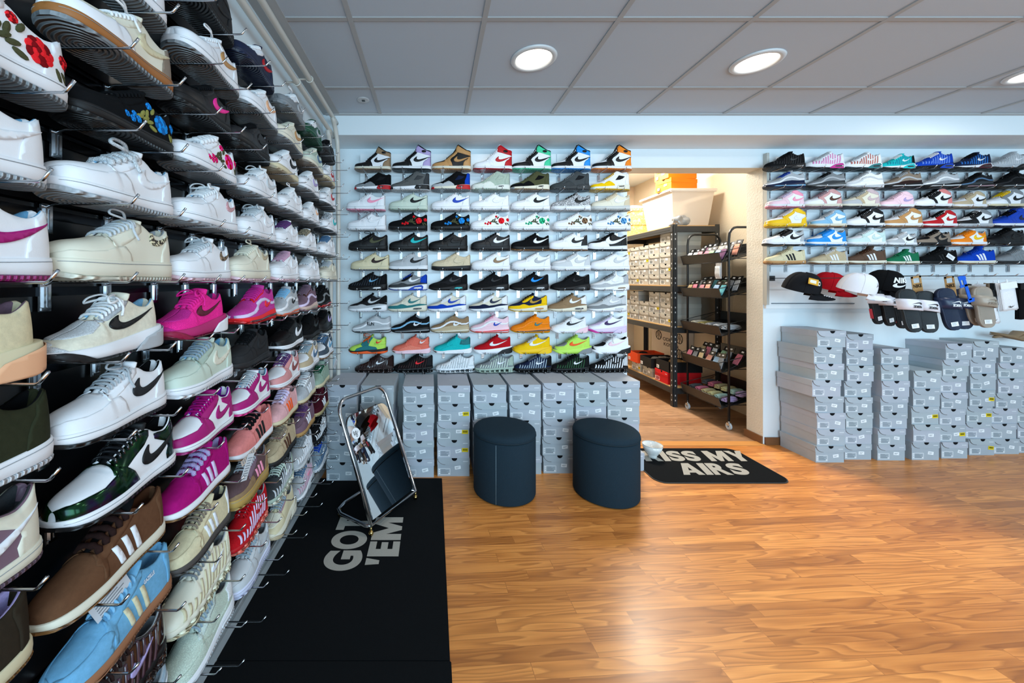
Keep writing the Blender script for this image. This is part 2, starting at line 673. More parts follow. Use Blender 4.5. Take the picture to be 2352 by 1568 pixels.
# pipes along the left wall
M_PIPE = M('c9c6bd', 'b')
PTS = [[(-.705, -1.2, CAM_Z + 1.15), (-.705, 2.42, CAM_Z + 1.15), (-.70, 2.62, CAM_Z + 1.13), (-.695, 2.70, CAM_Z + 1.05), (-.69, 2.73, CAM_Z + .9), (-.69, 2.74, CAM_Z + .3), (-.69, 2.74, .3), (-.69, 2.74, .02)],
       [(-.735, -1.2, CAM_Z + 1.07), (-.735, 2.48, CAM_Z + 1.07), (-.735, 2.63, CAM_Z + 1.04), (-.735, 2.68, CAM_Z + .96), (-.735, 2.70, CAM_Z + .8), (-.735, 2.70, CAM_Z + .2), (-.735, 2.70, .3), (-.735, 2.70, .02)]]
for i, p in enumerate(PTS):
    o = MB().tube(catmull(p, 5, False), .0155, 14).put('heating_pipe', M_PIPE)
    tag(o, ['upper painted heating pipe along the ceiling, dropping down the rear corner', 'lower painted heating pipe along the ceiling, closer to the shoes'][i], 'pipe', 'painted pipes in the rear left corner')
    for j, y in enumerate((2.15, .9, -.2)):
        y -= i * .12
        c = thing('pipe_clamp', ['white pipe clamp on the %s ceiling pipe, %s' % (('upper', 'lower')[i], ('nearest the rear corner', 'halfway along the wall', 'above the camera')[j])][0], 'clamp', (p[0][0], y, p[0][2]), group='pipe clamps')
        ring = [(math.cos(a) * .019, 0, math.sin(a) * .019) for a in [k * 2 * PI / 16 for k in range(16)]]
        MB().tube(ring, .0035, 6, closed=True).put('ring', M_PIPE, c)
        MB().tube([(-.02, 0, 0), (XL - p[0][0], 0, .0)], .005, 6).put('bracket', M_PIPE, c)

# ------------------------------------------------------------------ display panels
def rail_panel(name, label, mats, box_a, box_b, rails, rail_fn, rmat, extra=None):
    r = thing(name, label, 'shoe display')
    MB().box(box_a, box_b).put('board', mats, r)
    for z in rails:
        rail_fn(z).put('rail', rmat, r)
    return r


ROWZ_L = [CAM_Z + .154 * k for k in range(5, -8, -1)]
PX = -.772
r = thing('shoe_display', 'tall black perforated shoe display panel along the left wall', 'shoe display')
MB().box((XL + .001, -.9, .052), (PX, 2.66, CAM_Z + .90)).put('board', M_BLACKP, r)
for z in ROWZ_L:
    MB().box((PX - .001, -.9, z - .030), (PX + .006, 2.66, z - .012)).box((PX - .001, -.9, z - .004), (PX + .004, 2.66, z + .001)).put('rail', M('23262a', 'c'), r)
for y in (-.2, .55, 1.3, 2.0):
    MB().box((PX - .0005, y, .03), (PX + .0025, y + .012, CAM_Z + .89)).put('seam_strip', M('050506', 'b'), r)
tag(MB().box((XL + .001, -.9, .0005), (XL + .02, 2.70, .05)).box((XL + .02, -.9, .0005), (-.748, 2.68, .045)).box((-.765, -.9, .045), (-.760, 2.68, .05)).put('floor_rail', M('a9adaf', 'b')),
    'aluminium rail on the floor along the foot of the left display', 'rail')

# rear wall panel, between the corner and the doorway
ROWS_B = [388, 435, 482, 528, 575, 621, 667, 716, 765, 813, 857]
DB = 2.84
ROWZ_B = [CAM_Z + (645 - y) / 866 * DB for y in ROWS_B]
PBY = 2.972
M_WP = mat_wall('white_panel', 'e2eaee', 200, .05, .001, .25)
r = thing('shoe_display', 'white shoe display panel on the rear wall left of the doorway', 'shoe display')
MB().box((-.575, PBY, .64), (1.50, YB - .001, CAM_Z + 1.0)).put('board', M_WP, r)
for z in ROWZ_B:
    MB().box((-.574, PBY - .004, z - .022), (1.499, PBY + .001, z - .008)).put('rail', M('d4dade', 'b'), r)
for x in (-.06, .45, .97):
    MB().box((x, PBY - .0015, .641), (x + .004, PBY + .001, CAM_Z + .999)).put('seam_strip', M('9fb0bc', 'b'), r)
ROWS_R = [386, 430, 475, 520, 563, 606]
DR = 2.89
ROWZ_R = [CAM_Z + (645 - y) / 866 * DR for y in ROWS_R]
r = thing('shoe_display', 'white shoe display panel on the rear wall right of the doorway', 'shoe display')
MB().box((2.66, 3.012, CAM_Z - .22), (5.6, YB - .001, CAM_Z + .99)).put('board', M_WP, r)
MB().box((2.655, 3.0, CAM_Z - .19), (2.675, YB - .001, CAM_Z + 1.02)).put('edge_strip', M('b3b4ae', 'b'), r)
for z in ROWZ_R + [CAM_Z - .05]:
    MB().box((2.676, 3.008, z - .020), (5.59, 3.013, z - .012)).put('rail', M('cfd6da', 'b') if z > CAM_Z - .1 else M('6f7f8f', 'b'), r)

MB().box((2.70, 3.006, CAM_Z - .182), (3.36, 3.013, CAM_Z - .176)).put('lower_edge', M('4d5a66', 'b'), r)
MB().box((3.55, 2.99, CAM_Z + .018), (5.59, 3.013, CAM_Z + .030)).put('shelf_edge', M('dfe6ea', 'b'), r)
# ================================================================== shoes
F_PLAN = pchip([(0, .16), (.008, .34), (.025, .55), (.055, .72), (.1, .85), (.16, .94), (.24, .99), (.32, 1), (.42, .95), (.55, .86),
                (.68, .80), (.8, .80), (.89, .75), (.945, .64), (.98, .47), (.994, .30), (1, .16)])
XS = [0, .004, .012, .024, .04, .06, .085, .11, .14, .17, .2, .23, .26, .29, .32, .345, .36, .38, .41, .44, .47, .5, .53, .56, .585, .61, .64,
      .67, .7, .73, .76, .79, .82, .85, .88, .905, .93, .95, .968, .982, .992, 1]
NQ = 22
JR = 12
TICK = catmull([(1.0, .95), (.86, .80), (.70, .64), (.52, .50), (.38, .42), (.27, .42), (.205, .52), (.19, .70), (.215, .93), (.20, .97), (.10, .78), (.03, .55), (.015, .32),
                (.07, .13), (.17, .04), (.29, .03), (.45, .13), (.63, .34), (.82, .64)], 3)


def tick(x0, x1, z0, z1, slope=0.0):
    return [(x0 + (x1 - x0) * a, z0 + (z1 - z0) * b + slope * a) for a, b in TICK]


BASE = dict(L=.30, W=.052, out=.009, flare=.003, bul=.001, ux=(.012, .988), th=.009, xo=.36, n=2.5, toet=(.46, .625, .142), lr=.0032,
            zb=[(0, .010), (.06, .004), (.14, .0005), (.3, 0), (1, 0)],
            zs=[(0, .034), (.3, .031), (.6, .034), (1, .041)],
            H=[(0, .052), (.04, .064), (.12, .073), (.24, .080), (.34, .088), (.4, .097), (.5, .113), (.6, .126), (.67, .121), (.75, .106),
               (.84, .101), (.91, .108), (.96, .119), (.985, .122), (1, .116)],
            lean=[(.3, .72), (.42, .62), (.55, .48), (.66, .34), (.8, .28), (.93, .30), (1, .4)])
TY = {}


def ty(name, base=None, **k):
    d = dict(TY[base] if base else BASE)
    d.update(k)
    TY[name] = d


def arc(pts):
    return catmull(pts, 4)


OV_LOW = dict(
    mud=[(-.01, .03), (-.01, .050), (.05, .058), (.15, .0575), (.26, .062), (.36, .073), (.44, .074), (.47, .060), (.5, .030), (.3, .028)],
    eye=[(.335, .074), (.36, .094), (.42, .105), (.5, .118), (.6, .133), (.645, .128), (.63, .112), (.56, .097), (.48, .083), (.40, .072), (.36, .068)],
    heel=[(.80, .035), (.815, .06), (.84, .075), (.88, .088), (.90, .112), (.93, .13), (1.02, .14), (1.02, .03)])
ty('low', ov=OV_LOW, logo=('tick', .55, .985, .055, .1, .004))
ty('platform', 'low', zs=[(0, .043), (.3, .042), (.6, .044), (1, .047)], H=[(0, .060)] + [(x, z + .006) for x, z in BASE['H'][1:]])
OV_DUNK = dict(
    mud=[(-.01, .022), (-.01, .045), (.04, .050), (.12, .0525), (.22, .054), (.32, .064), (.38, .074), (.42, .068), (.47, .052), (.52, .022), (.3, .02)],
    eye=[(.31, .066), (.345, .085), (.38, .094), (.46, .107), (.56, .122), (.63, .130), (.68, .124), (.66, .106), (.60, .092), (.50, .078), (.42, .066), (.46, .052), (.42, .046), (.36, .052)],
    heel=[(.83, .028), (.82, .045), (.85, .058), (.84, .072), (.72, .092), (.72, .104), (.86, .10), (.95, .125), (1.02, .14), (1.02, .025)])
ty('dunk', zs=[(0, .028), (.3, .026), (.6, .028), (1, .032)], out=.008,
   H=[(0, .044), (.04, .055), (.12, .063), (.24, .072), (.34, .083), (.4, .094), (.5, .110), (.6, .124), (.67, .119), (.75, .104), (.84, .099),
      (.91, .107), (.96, .119), (.985, .122), (1, .115)],
   ov=OV_DUNK, logo=('tick', .55, .97, .044, .088, .006))
_OH = dict(
    mud=[(-.01, .024), (-.01, .046), (.04, .050), (.12, .052), (.22, .055), (.33, .062), (.40, .056), (.44, .026), (.3, .022)],
    eye=[(.31, .066), (.36, .086), (.42, .102), (.50, .120), (.58, .138), (.62, .150), (.66, .144), (.64, .125), (.58, .108), (.50, .092), (.46, .075), (.50, .050), (.52, .028), (.42, .03), (.40, .056), (.34, .062)],
    collar=[(.60, .150), (.62, .135), (.72, .128), (.86, .116), (1.02, .108), (1.02, .16), (.93, .175), (.8, .19), (.70, .21), (.62, .22)],
    heel=[(.79, .030), (.81, .055), (.85, .070), (.90, .078), (.955, .10), (1.02, .11), (1.02, .02)],
    rim=[(.68, .183), (.76, .167), (.86, .150), (.95, .143), (1.02, .142), (1.02, .18), (.9, .19), (.7, .21)],
    wing=arc([(.76, .140), (.80, .131), (.86, .133), (.88, .142), (.83, .150), (.78, .148)]))
ty('hi', 'dunk', xo=.36, H=[(0, .046), (.04, .056), (.12, .065), (.24, .073), (.34, .086), (.4, .099), (.5, .122), (.6, .156), (.645, .182), (.69, .188), (.76, .176),
                            (.84, .160), (.91, .151), (.96, .150), (1, .147)],
   toet=(.46, .66, .198), ov=_OH, logo=('tick', .55, 1.0, .056, .10, .008))
ty('mid', 'hi', H=[(0, .046), (.04, .056), (.12, .064), (.24, .072), (.34, .083), (.4, .094), (.5, .112), (.6, .130), (.66, .143), (.73, .146), (.8, .138),
                   (.87, .126), (.93, .119), (1, .116)],
   toet=(.46, .64, .148),
   ov=dict(mud=_OH['mud'], heel=_OH['heel'],
           eye=[(x, z * .86 if z > .09 else z) for x, z in _OH['eye']],
           collar=[(.62, .128), (.70, .112), (.86, .098), (1.02, .094), (1.02, .15), (.8, .16), (.64, .16)]),
   logo=('tick', .60, 1.0, .050, .090, .006))
ty('jfour', H=[(0, .042), (.04, .050), (.12, .058), (.24, .068), (.34, .083), (.4, .093), (.5, .111), (.6, .133), (.66, .144), (.73, .139), (.82, .126),
               (.9, .124), (.95, .132), (1, .128)], toet=(.46, .65, .149),
   zs=[(0, .024), (.3, .026), (.6, .034), (.8, .043), (1, .044)],
   ov=dict(mud=[(-.01, .02), (-.01, .036), (.05, .044), (.14, .046), (.24, .052), (.30, .046), (.36, .060), (.44, .070), (.50, .062), (.58, .044), (.60, .02), (.3, .02)],
           eye=[(.60, .075), (.70, .112), (.86, .104), (.80, .088), (.72, .078)],
           heel=[(.86, .045), (.86, .070), (.90, .10), (.93, .135), (1.02, .14), (1.02, .04)]),
   mids=dict(acc=[(.62, .014), (.66, .036), (.80, .040), (1.01, .040), (1.01, .006), (.66, .006)], acc2=[(.0, .0), (.0, .022), (.07, .024), (.09, .008), (.07, .0)],
             win=arc([(.68, .024), (.70, .030), (.80, .032), (.81, .026), (.74, .022)])), logo=None)
ty('runner', W=.049, xo=.37, H=[(0, .036), (.04, .046), (.12, .056), (.24, .066), (.36, .084), (.46, .103), (.55, .118), (.61, .124), (.68, .116), (.76, .104), (.84, .102),
                                (.91, .111), (.96, .120), (.985, .121), (1, .113)],
   zs=[(0, .022), (.2, .022), (.4, .026), (.6, .033), (.75, .043), (.9, .048), (1, .050)], zb=[(0, .014), (.08, .005), (.18, .0005), (.3, 0), (.9, 0), (1, .004)],
   flare=.004, bul=.002, out=.006,
   ov=dict(mud=[(-.01, .018), (-.01, .036), (.06, .042), (.16, .044), (.26, .047), (.34, .057), (.40, .056), (.50, .046), (.62, .050), (.80, .060), (1.02, .070), (1.02, .04), (.6, .026), (.3, .02)],
           eye=[(.33, .070), (.38, .088), (.47, .106), (.57, .122), (.64, .120), (.62, .104), (.54, .092), (.48, .078), (.40, .068)],
           heel=[(.82, .060), (.84, .082), (.82, .100), (.90, .108), (.96, .13), (1.02, .13), (1.02, .055)]),
   mids=dict(win=arc([(.66, .018), (.67, .027), (.74, .029), (.85, .030), (.87, .024), (.80, .018)])), logo=('tick', .52, .86, .062, .1, .002))
ty('cassette', 'runner', mids=dict(acc=[(.50, .002), (.58, .020), (.68, .034), (.78, .040), (.86, .042), (.90, .030), (.88, .002)],
                                  win=arc([(.66, .014), (.68, .023), (.76, .025), (.84, .025), (.85, .017), (.76, .014)])))
ty('wave', 'runner', W=.050,
   ov=dict(wave=[(-.01, .024), (-.01, .034), (.10, .038), (.24, .046), (.33, .060), (.41, .077), (.50, .088), (.60, .091), (.68, .086), (.80, .073), (.92, .074), (1.02, .086),
                 (1.02, .076), (.92, .063), (.80, .062), (.68, .074), (.60, .079), (.51, .076), (.43, .066), (.35, .050), (.26, .037), (.12, .028)],
           eye=[(.34, .074), (.38, .090), (.47, .107), (.57, .123), (.64, .121), (.60, .108), (.50, .096), (.42, .082)],
           mud=[(-.01, .018), (-.01, .026), (.12, .028), (.26, .035), (.35, .046), (.45, .052), (.6, .058), (.8, .056), (1.02, .064), (1.02, .04), (.6, .026), (.3, .02)]),
   zs=[(0, .026), (.2, .026), (.4, .028), (.6, .033), (.75, .040), (.9, .043), (1, .044)],
   mids=dict(win=[(.10, .010), (.14, .015), (.4, .016), (.6, .021), (.9, .026), (.98, .026), (.98, .018), (.6, .012), (.2, .009)]),
   logo=('tick', .58, .80, .052, .082, .002))
ty('racer', 'runner', ux=(.03, .955), xo=.38, W=.051, flare=.005, bul=.003,
   zs=[(0, .030), (.2, .031), (.4, .035), (.6, .041), (.8, .050), (1, .056)], zb=[(0, .020), (.08, .009), (.18, .001), (.3, 0), (.85, 0), (1, .010)],
   ov=dict(mud=[(-.01, .03), (-.01, .05), (.10, .052), (.26, .058), (.34, .072), (.36, .082), (.30, .078), (.2, .067), (.1, .06), (.02, .04), (.1, .025)],
           eye=[(.35, .078), (.38, .090), (.47, .107), (.57, .123), (.64, .121), (.58, .104), (.50, .092), (.42, .080)]),
   mids=dict(acc=[(.60, .002), (.72, .030), (.84, .040), (1.01, .052), (1.01, .008), (.9, .0)], acc2=[(-.01, .018), (-.01, .034), (.05, .030), (.14, .020), (.22, .008), (.26, .0), (.1, .0)]),
   logo=('tick', .40, .90, .055, .088, .014))
ty('bball', 'racer', zs=[(0, .024), (.2, .022), (.4, .028), (.6, .030), (.8, .034), (1, .044)], out=.007,
   ov=dict(mud=[(.16, .02), (.22, .040), (.36, .054), (.48, .066), (.60, .056), (.74, .050), (.78, .038), (.76, .02)],
           eye=[(.33, .066), (.37, .084), (.50, .108), (.60, .126), (.66, .12), (.58, .090), (.54, .060), (.48, .066), (.38, .056)],
           heel=[(.70, .070), (.74, .10), (.86, .104), (.95, .13), (1.02, .13), (1.02, .07), (.84, .066)]),
   mids=dict(acc=[(.05, .006), (.1, .015), (.3, .017), (.5, .022), (.62, .012), (.9, .020), (1.01, .022), (1.01, .004), (.3, .003)]), logo=('tick', .74, .92, .074, .098, .006))
ty('shox', 'runner', H=[(x, z + .004) for x, z in TY['runner']['H']], shox=True, out=.008,
   zs=[(0, .034), (.3, .034), (.6, .038), (1, .046)],
   ov=dict(heel=[(.84, .055), (.86, .09), (.88, .108), (.95, .13), (1.02, .13), (1.02, .05)]), mids=None, logo=('tick', .55, .80, .062, .088, .006), ribs=True)
ty('terrace', W=.048, out=.006, xo=.35, zs=[(0, .026), (.3, .024), (.6, .026), (1, .030)],
   H=[(0, .040), (.04, .050), (.12, .058), (.24, .067), (.34, .079), (.42, .091), (.5, .103), (.58, .114), (.64, .113), (.72, .102), (.82, .096), (.9, .102), (.96, .110), (.985, .111), (1, .105)],
   ov=dict(eye=[(.30, .062), (.34, .078), (.42, .092), (.5, .105), (.58, .118), (.66, .116), (.64, .100), (.56, .086), (.46, .072), (.38, .060), (.36, .03), (.32, .03), (.33, .055)],
           heel=[(.90, .028), (.90, .060), (.88, .090), (.90, .115), (1.02, .12), (1.02, .02)]), logo=('bars', .42, .70))
ty('gazelle', 'terrace', ov=dict(mud=arc([(-.02, .030), (-.02, .044), (.08, .050), (.20, .056), (.30, .064), (.34, .056), (.30, .040), (.30, .024), (.1, .024)]),
                                 eye=TY['terrace']['ov']['eye'], heel=TY['terrace']['ov']['heel']))
ty('tuned', 'shox', shox=False, zs=TY['runner']['zs'], mids=TY['cassette']['mids'])


def section(t, x):
    """outline of the upper at station x: list of (y, z) from the bottom edge of the near side to the middle"""
    L = t['L']
    f = F_PLAN(x)
    wu = t['W'] * f - .002 * min(1, f * 2)
    zs = t['_zs'](t['ux'][0] + (t['ux'][1] - t['ux'][0]) * x) - .004
    H = t['_H'](x)
    pts = []
    if x < t['xo']:
        n = t['n']
        for j in range(NQ):
            a = j / (NQ - 1) * PI / 2
            pts.append((wu * max(0, math.cos(a)) ** (2 / n) if j < NQ - 1 else 0, zs + (H - zs) * math.sin(a) ** (2 / n)))
        return pts
    lean = t['_lean'](x)
    y = wu
    for j in range(JR + 1):
        s = j / JR
        y = wu * (1 - lean * s ** 2.1)
        pts.append((y, zs + (H - zs) * s))
    th = min(t['th'], y * .9)
    for a, b in ((.3, .0022), (.65, .0022), (1, -.0005)):
        pts.append((max(.0005, y - th * a), H + b))
    yi = max(.0004, y - th)
    din = pchip([(.36, .005), (.5, .014), (.6, .035), (.68, .07), (.8, .07), (.95, .07), (.975, .012), (1, .002)])(x)
    zin = max(zs + .008, H - din)
    wi = max(.0003, wu - th)
    for j in range(1, 6):
        s = j / 5
        pts.append((yi + (wi - yi) * s * .5, H - .0005 + (zin - H) * s))
    pts.append((0, zin))
    return pts


def upos(t, x, q, off=0.0):
    x = min(1, max(0, x))
    s = section(t, x)
    k = min(max(q, 0), 1) * (NQ - 1)
    i = min(NQ - 2, int(k))
    u = k - i
    y = s[i][0] * (1 - u) + s[i + 1][0] * u
    z = s[i][1] * (1 - u) + s[i + 1][1] * u
    X = t['L'] * (t['ux'][0] + (t['ux'][1] - t['ux'][0]) * x)
    return Vector((X, -y, z))


def uoff(t, x, q, off):
    p = upos(t, x, q)
    e = .006
    a = upos(t, min(1, x + e), q) - upos(t, max(0, x - e), q)
    b = upos(t, x, min(1, q + .03)) - upos(t, x, max(0, q - .03))
    n = a.cross(b)
    if n.length < 1e-10:
        n = Vector((0, -1, 0))
    n.normalize()
    if n.y > 0 and q < .9:
        n = -n
    if n.z < -.3:
        n = -n
    return p + n * off


def qof(t, x, z):
    s = section(t, min(1, max(0, x)))
    top = JR if t['xo'] <= x else NQ - 1
    for j in range(top):
        if s[j + 1][1] >= z:
            d = s[j + 1][1] - s[j][1]
            return (j + max(0, (z - s[j][1])) / d if d > 1e-9 else j) / (NQ - 1)
    return top / (NQ - 1)


def inpoly(p, poly):
    c = False
    n = len(poly)
    for i in range(n):
        a, b = poly[i], poly[i - 1]
        if (a[1] > p[1]) != (b[1] > p[1]) and p[0] < (b[0] - a[0]) * (p[1] - a[1]) / (b[1] - a[1]) + a[0]:
            c = not c
    return c


def tri2d(poly, h):
    pts = []
    n = len(poly)
    for i in range(n):
        a, b = poly[i], poly[(i + 1) % n]
        k = max(1, int(math.hypot(b[0] - a[0], b[1] - a[1]) / h))
        for j in range(k):
            pts.append((a[0] + (b[0] - a[0]) * j / k, a[1] + (b[1] - a[1]) * j / k))
    nb = len(pts)
    xs = [p[0] for p in pts]
    ys = [p[1] for p in pts]
    gx = min(xs) + h * .6
    ins = []
    while gx < max(xs):
        gy = min(ys) + h * .6
        while gy < max(ys):
            if inpoly((gx, gy), pts) and min((gx - p[0]) ** 2 + (gy - p[1]) ** 2 for p in pts) > (h * .45) ** 2:
                ins.append((gx, gy))
            gy += h
        gx += h
    r = delaunay_2d_cdt([Vector(p) for p in pts + ins], [], [list(range(nb))], 1, 1e-7)
    return [tuple(v) for v in r[0]], [list(f) for f in r[2]]


def patch(mb, poly, fn, h=.007, off=.0013, mi=0, both=True):
    """lays a 2-D shape over a surface, with a thin rim; fn(a, b, off) -> place"""
    V, F = tri2d(poly, h)
    edge = {}
    for f in F:
        for i in range(len(f)):
            a, b = f[i], f[(i + 1) % len(f)]
            edge[(a, b)] = 1
    bound = [(a, b) for a, b in edge if (b, a) not in edge]
    top = [fn(a, b, off) for a, b in V]
    low = [fn(a, b, -.0012) for a, b in V]
    idx = sorted({i for e in bound for i in e})
    mp = {i: len(V) + k for k, i in enumerate(idx)}
    verts = top + [low[i] for i in idx]
    faces = F + [[a, mp[a], mp[b], b] for a, b in bound]
    for s in ((1, -1) if both else (1,)):
        vv = [Vector((p.x, p.y * s, p.z)) for p in verts]
        mb.add(vv, faces if s == 1 else [f[::-1] for f in faces], mi, True)


QS = .12


def up_patch(t, mb, poly, off=.0013, h=.007, mi=0, both=True):
    L = t['L']
    d = []
    n = len(poly)
    for i in range(n):
        a, b = poly[i], poly[(i + 1) % n]
        k = max(1, int(math.hypot((b[0] - a[0]) * L, b[1] - a[1]) / .006))
        for j in range(k):
            x = min(1, max(0, a[0] + (b[0] - a[0]) * j / k))
            z = a[1] + (b[1] - a[1]) * j / k
            p = (x * L, qof(t, x, z) * QS)
            if not d or math.hypot(p[0] - d[-1][0], p[1] - d[-1][1]) > .0004:
                d.append(p)
    if math.hypot(d[0][0] - d[-1][0], d[0][1] - d[-1][1]) < .0004:
        d.pop()
    patch(mb, d, lambda a, b, o: uoff(t, a / L, b / QS, o), h, off, mi, both)


def sole_sec(t, x, part):
    f = F_PLAN(x)
    W, fl, bul = t['W'], t['flare'], t['bul']
    zb, zt = t['_zb'](x), t['_zs'](x)
    zo = zb + t['out']
    if part == 'out':
        w = W * f + fl * f + .001 + bul * .5
        return [(0, zb), (w - .006 * f, zb), (w - .001, zb + .003), (w, zo - .001), (w - .003, zo), (0, zo)]
    w = W * f + fl * f
    wt = W * f + .001
    zm = (zo + zt) / 2
    return [(0, zo), (w - .003, zo), (w, zo + .002), (w + bul * 1.2, zm), (wt + .0005, zt - .003), (wt - .0005, zt - .0005), (wt - .003, zt), (0, zt)]


def loft(secs, X, close_loop=False, ends=True):
    """secs: list of half sections [(y, z)] mirrored to both sides"""
    n = len(secs[0])
    V = []
    for x, s in zip(X, secs):
        far = [(x, y, z) for y, z in s[::-1]][(1 if s[-1][0] == 0 else 0):]
        V += [(x, -y, z) for y, z in s] + (far[:-1] if close_loop and s[0][0] == 0 else far)
    m = len(V) // len(secs)
    F = []
    for i in range(len(secs) - 1):
        for k in range(m - (0 if close_loop else 1)):
            k2 = (k + 1) % m
            F.append((i * m + k, i * m + k2, (i + 1) * m + k2, (i + 1) * m + k))
    if ends:
        F.append(tuple(range(m)))
        F.append(tuple(range((len(secs) - 1) * m, len(secs) * m))[::-1])
    return V, F


GEO = {}


def shoe_geo(name):
    if name in GEO:
        return GEO[name]
    t = TY[name]
    for k in ('zs', 'zb', 'H', 'lean'):
        t['_' + k] = pchip(t[k])
    L = t['L']
    g = {}
    # upper with lining
    secs = [section(t, x) for x in XS]
    X = [L * (t['ux'][0] + (t['ux'][1] - t['ux'][0]) * x) for x in XS]
    V, F = loft(secs, X)
    m = len(V) // len(XS)
    mi = []
    for i in range(len(XS) - 1):
        op = t['xo'] <= XS[i] <= .95
        for k in range(m - 1):
            j = min(k, m - 2 - k)
            mi.append(1 if (op and j >= JR + 1) else 0)
    mi += [0, 0]
    g['upper'] = recalc(mesh_from(name + '_upper', V, F, 2, True, mi))
    # soles
    if not t.get('shox'):
        so = [[(y, z) for y, z in sole_sec(t, x, 'out')] for x in XS]
        V, F = loft([s[:] for s in so], [L * x for x in XS], True)
        g['outsole'] = recalc(mesh_from(name + '_outsole', V, F, 1, False))
        sm = [sole_sec(t, x, 'mid') for x in XS]
        V, F = loft(sm, [L * x for x in XS], True)
        if name in ('low', 'platform', 'dunk', 'hi', 'mid'):
            mm = MB().add(V, F, 0, True)
            xs_ = XS[2:-2]
            side = lambda s: [(L * x, s * (t['W'] * F_PLAN(x) + t['flare'] * F_PLAN(x) + t['bul'] * .6 + .0001), t['_zs'](x) - .0065) for x in xs_]
            mm.tube(side(-1) + side(1)[::-1], .0006, 4, 1, closed=True)
            g['midsole'] = mm.mesh(name + '_midsole')
        else:
            g['midsole'] = recalc(mesh_from(name + '_midsole', V, F, 1, True))
    else:
        def so(x):
            f = F_PLAN(x)
            w = (t['W'] + .003) * f * (1 + .06 * math.cos(x * 2 * PI * 8))
            zb = t['_zb'](x)
            return [(0, zb), (w - .005 * f, zb), (w, zb + .003), (w - .002, zb + .007), (0, zb + .008)]
        xs = [i / 80 for i in range(81)]
        V, F = loft([so(x) for x in xs], [L * x for x in xs], True)
        g['outsole'] = recalc(mesh_from(name + '_outsole', V, F, 1, True))

        def smd(x):
            f = F_PLAN(x)
            w = (t['W'] + .002) * f * (1 + .03 * math.cos(x * 2 * PI * 8))
            zt = t['_zs'](x)
            zl = max(t['_zb'](x) + .004, zt - .016)
            return [(0, zl), (w - .004, zl), (w, zl + .004), (w - .001, zt - .003), (w - .004, zt), (0, zt)]
        V, F = loft([smd(x) for x in xs], [L * x for x in xs], True)
        g['midsole'] = recalc(mesh_from(name + '_midsole', V, F, 1, True))
        mb = MB()
        for k in range(1, 9):
            x = k / 8 - .0
            x = min(.93, x)
            w = t['W'] * F_PLAN(x) * .78
            zt = t['_zs'](x) - .014
            for s in (-1, 1):
                mb.lathe([(.0, .003), (.0095, .004), (.0095, .009), (.0075, .011), (.0085, .014), (.0075, .017), (.0095, .020), (.009, zt), (0, zt + .001)],
                         (L * x - .002, s * w, t['_zb'](x)), 12)
        g['shock_columns'] = mb.mesh(name + '_columns')
    # overlays
    nm = dict(mud='toe_guard', eye='eyestay', heel='heel_panel', collar='collar_panel', rim='collar_rim', wing='ankle_emblem', wave='wave_stripe')
    for k, poly in t['ov'].items():
        mb = MB()
        off = dict(mud=.0016, eye=.0012, heel=.0018, collar=.0015, rim=.0026, wing=.0026, wave=.0022)[k]
        up_patch(t, mb, poly, off, mi=0)
        g[nm[k]] = mb.mesh(name + '_' + k)
    if t.get('ribs'):
        mb = MB()
        for i in range(12):
            x = .10 + i * .062
            zt = t['_H'](x)
            a = .05
            poly = [(x, .036), (x + .03, .036), (x + .03 + a, zt * .98 - .004), (x + .012 + a, zt * .98 - .002)]
            if x + a < t['xo'] + .02:
                poly = [(x, .036), (x + .03, .036), (x + .034 + .03, .058), (x + .014 + .03, .060)]
            up_patch(t, mb, poly, .0020, .012, 0, False)
        g['rib_cage'] = mb.mesh(name + '_ribs')
        mb.v = [Vector((p.x, -p.y, p.z)) for p in mb.v]
        g['rib_cage_far'] = mb.mesh(name + '_ribs')
    if t.get('mids'):
        for k, poly in t['mids'].items():
            mb = MB()

            def fn(a, b, o):
                x = min(1, max(0, a))
                f = F_PLAN(x)
                w = t['W'] * f + t['flare'] * f + t['bul'] * 1.2 + o * .6 + .0008
                b = min(t['_zs'](x) - .001, max(t['_zb'](x) + .001, b))
                return Vector((L * a if 0 <= a <= 1 else L * x, -w, b * 1.0))
            fl = lambda a, b, o: fn(a / L, b, o)
            off = {'win': .0022}.get(k, .0012)
            patch(mb, [(a * L, b) for a, b in poly], fl, .008, off)
            g[dict(acc='midsole_insert', acc2='toe_bumper', win='air_window')[k]] = mb.mesh(name + '_' + k)
    # logo
    lg = t['logo']
    if lg:
        mb = MB()
        if lg[0] == 'tick':
            _, x0, x1, z0, z1, sl = lg
            up_patch(t, mb, tick(x0, x1, z0, z1, sl), .0030, .006, 0, False)
        else:
            for i in range(3):
                x = .415 + i * .083
                up_patch(t, mb, [(x, .030), (x + .045, .030), (x + .045 - .042, .068 + i * .007), (x + .045 - .08, .068 + i * .007)][::1] if 0 else
                         [(x + .055, .030), (x + .098, .030), (x + .05, .070 + i * .006), (x + .010, .070 + i * .006)], .0028, .006, 0, False)
        g['side_logo'] = mb.mesh(name + '_logo')
        if lg[0] == 'tick' and name in ('low', 'dunk'):
            mb = MB()
            up_patch(t, mb, tick(.40, .985, .046, .108, .004), .0030, .006, 0, False)
            g['side_logo_big'] = mb.mesh(name + '_logo_big')
            mb = MB()
            up_patch(t, mb, tick(.72, .985, .066, .1, .004), .0030, .006, 0, False)
            g['side_logo_small'] = mb.mesh(name + '_logo_small')
    # tongue
    xt0, xt1, zt1 = t['toet']
    mb = MB()
    cs = []
    Hf = t['_H']
    X0 = lambda x: L * (t['ux'][0] + (t['ux'][1] - t['ux'][0]) * x)
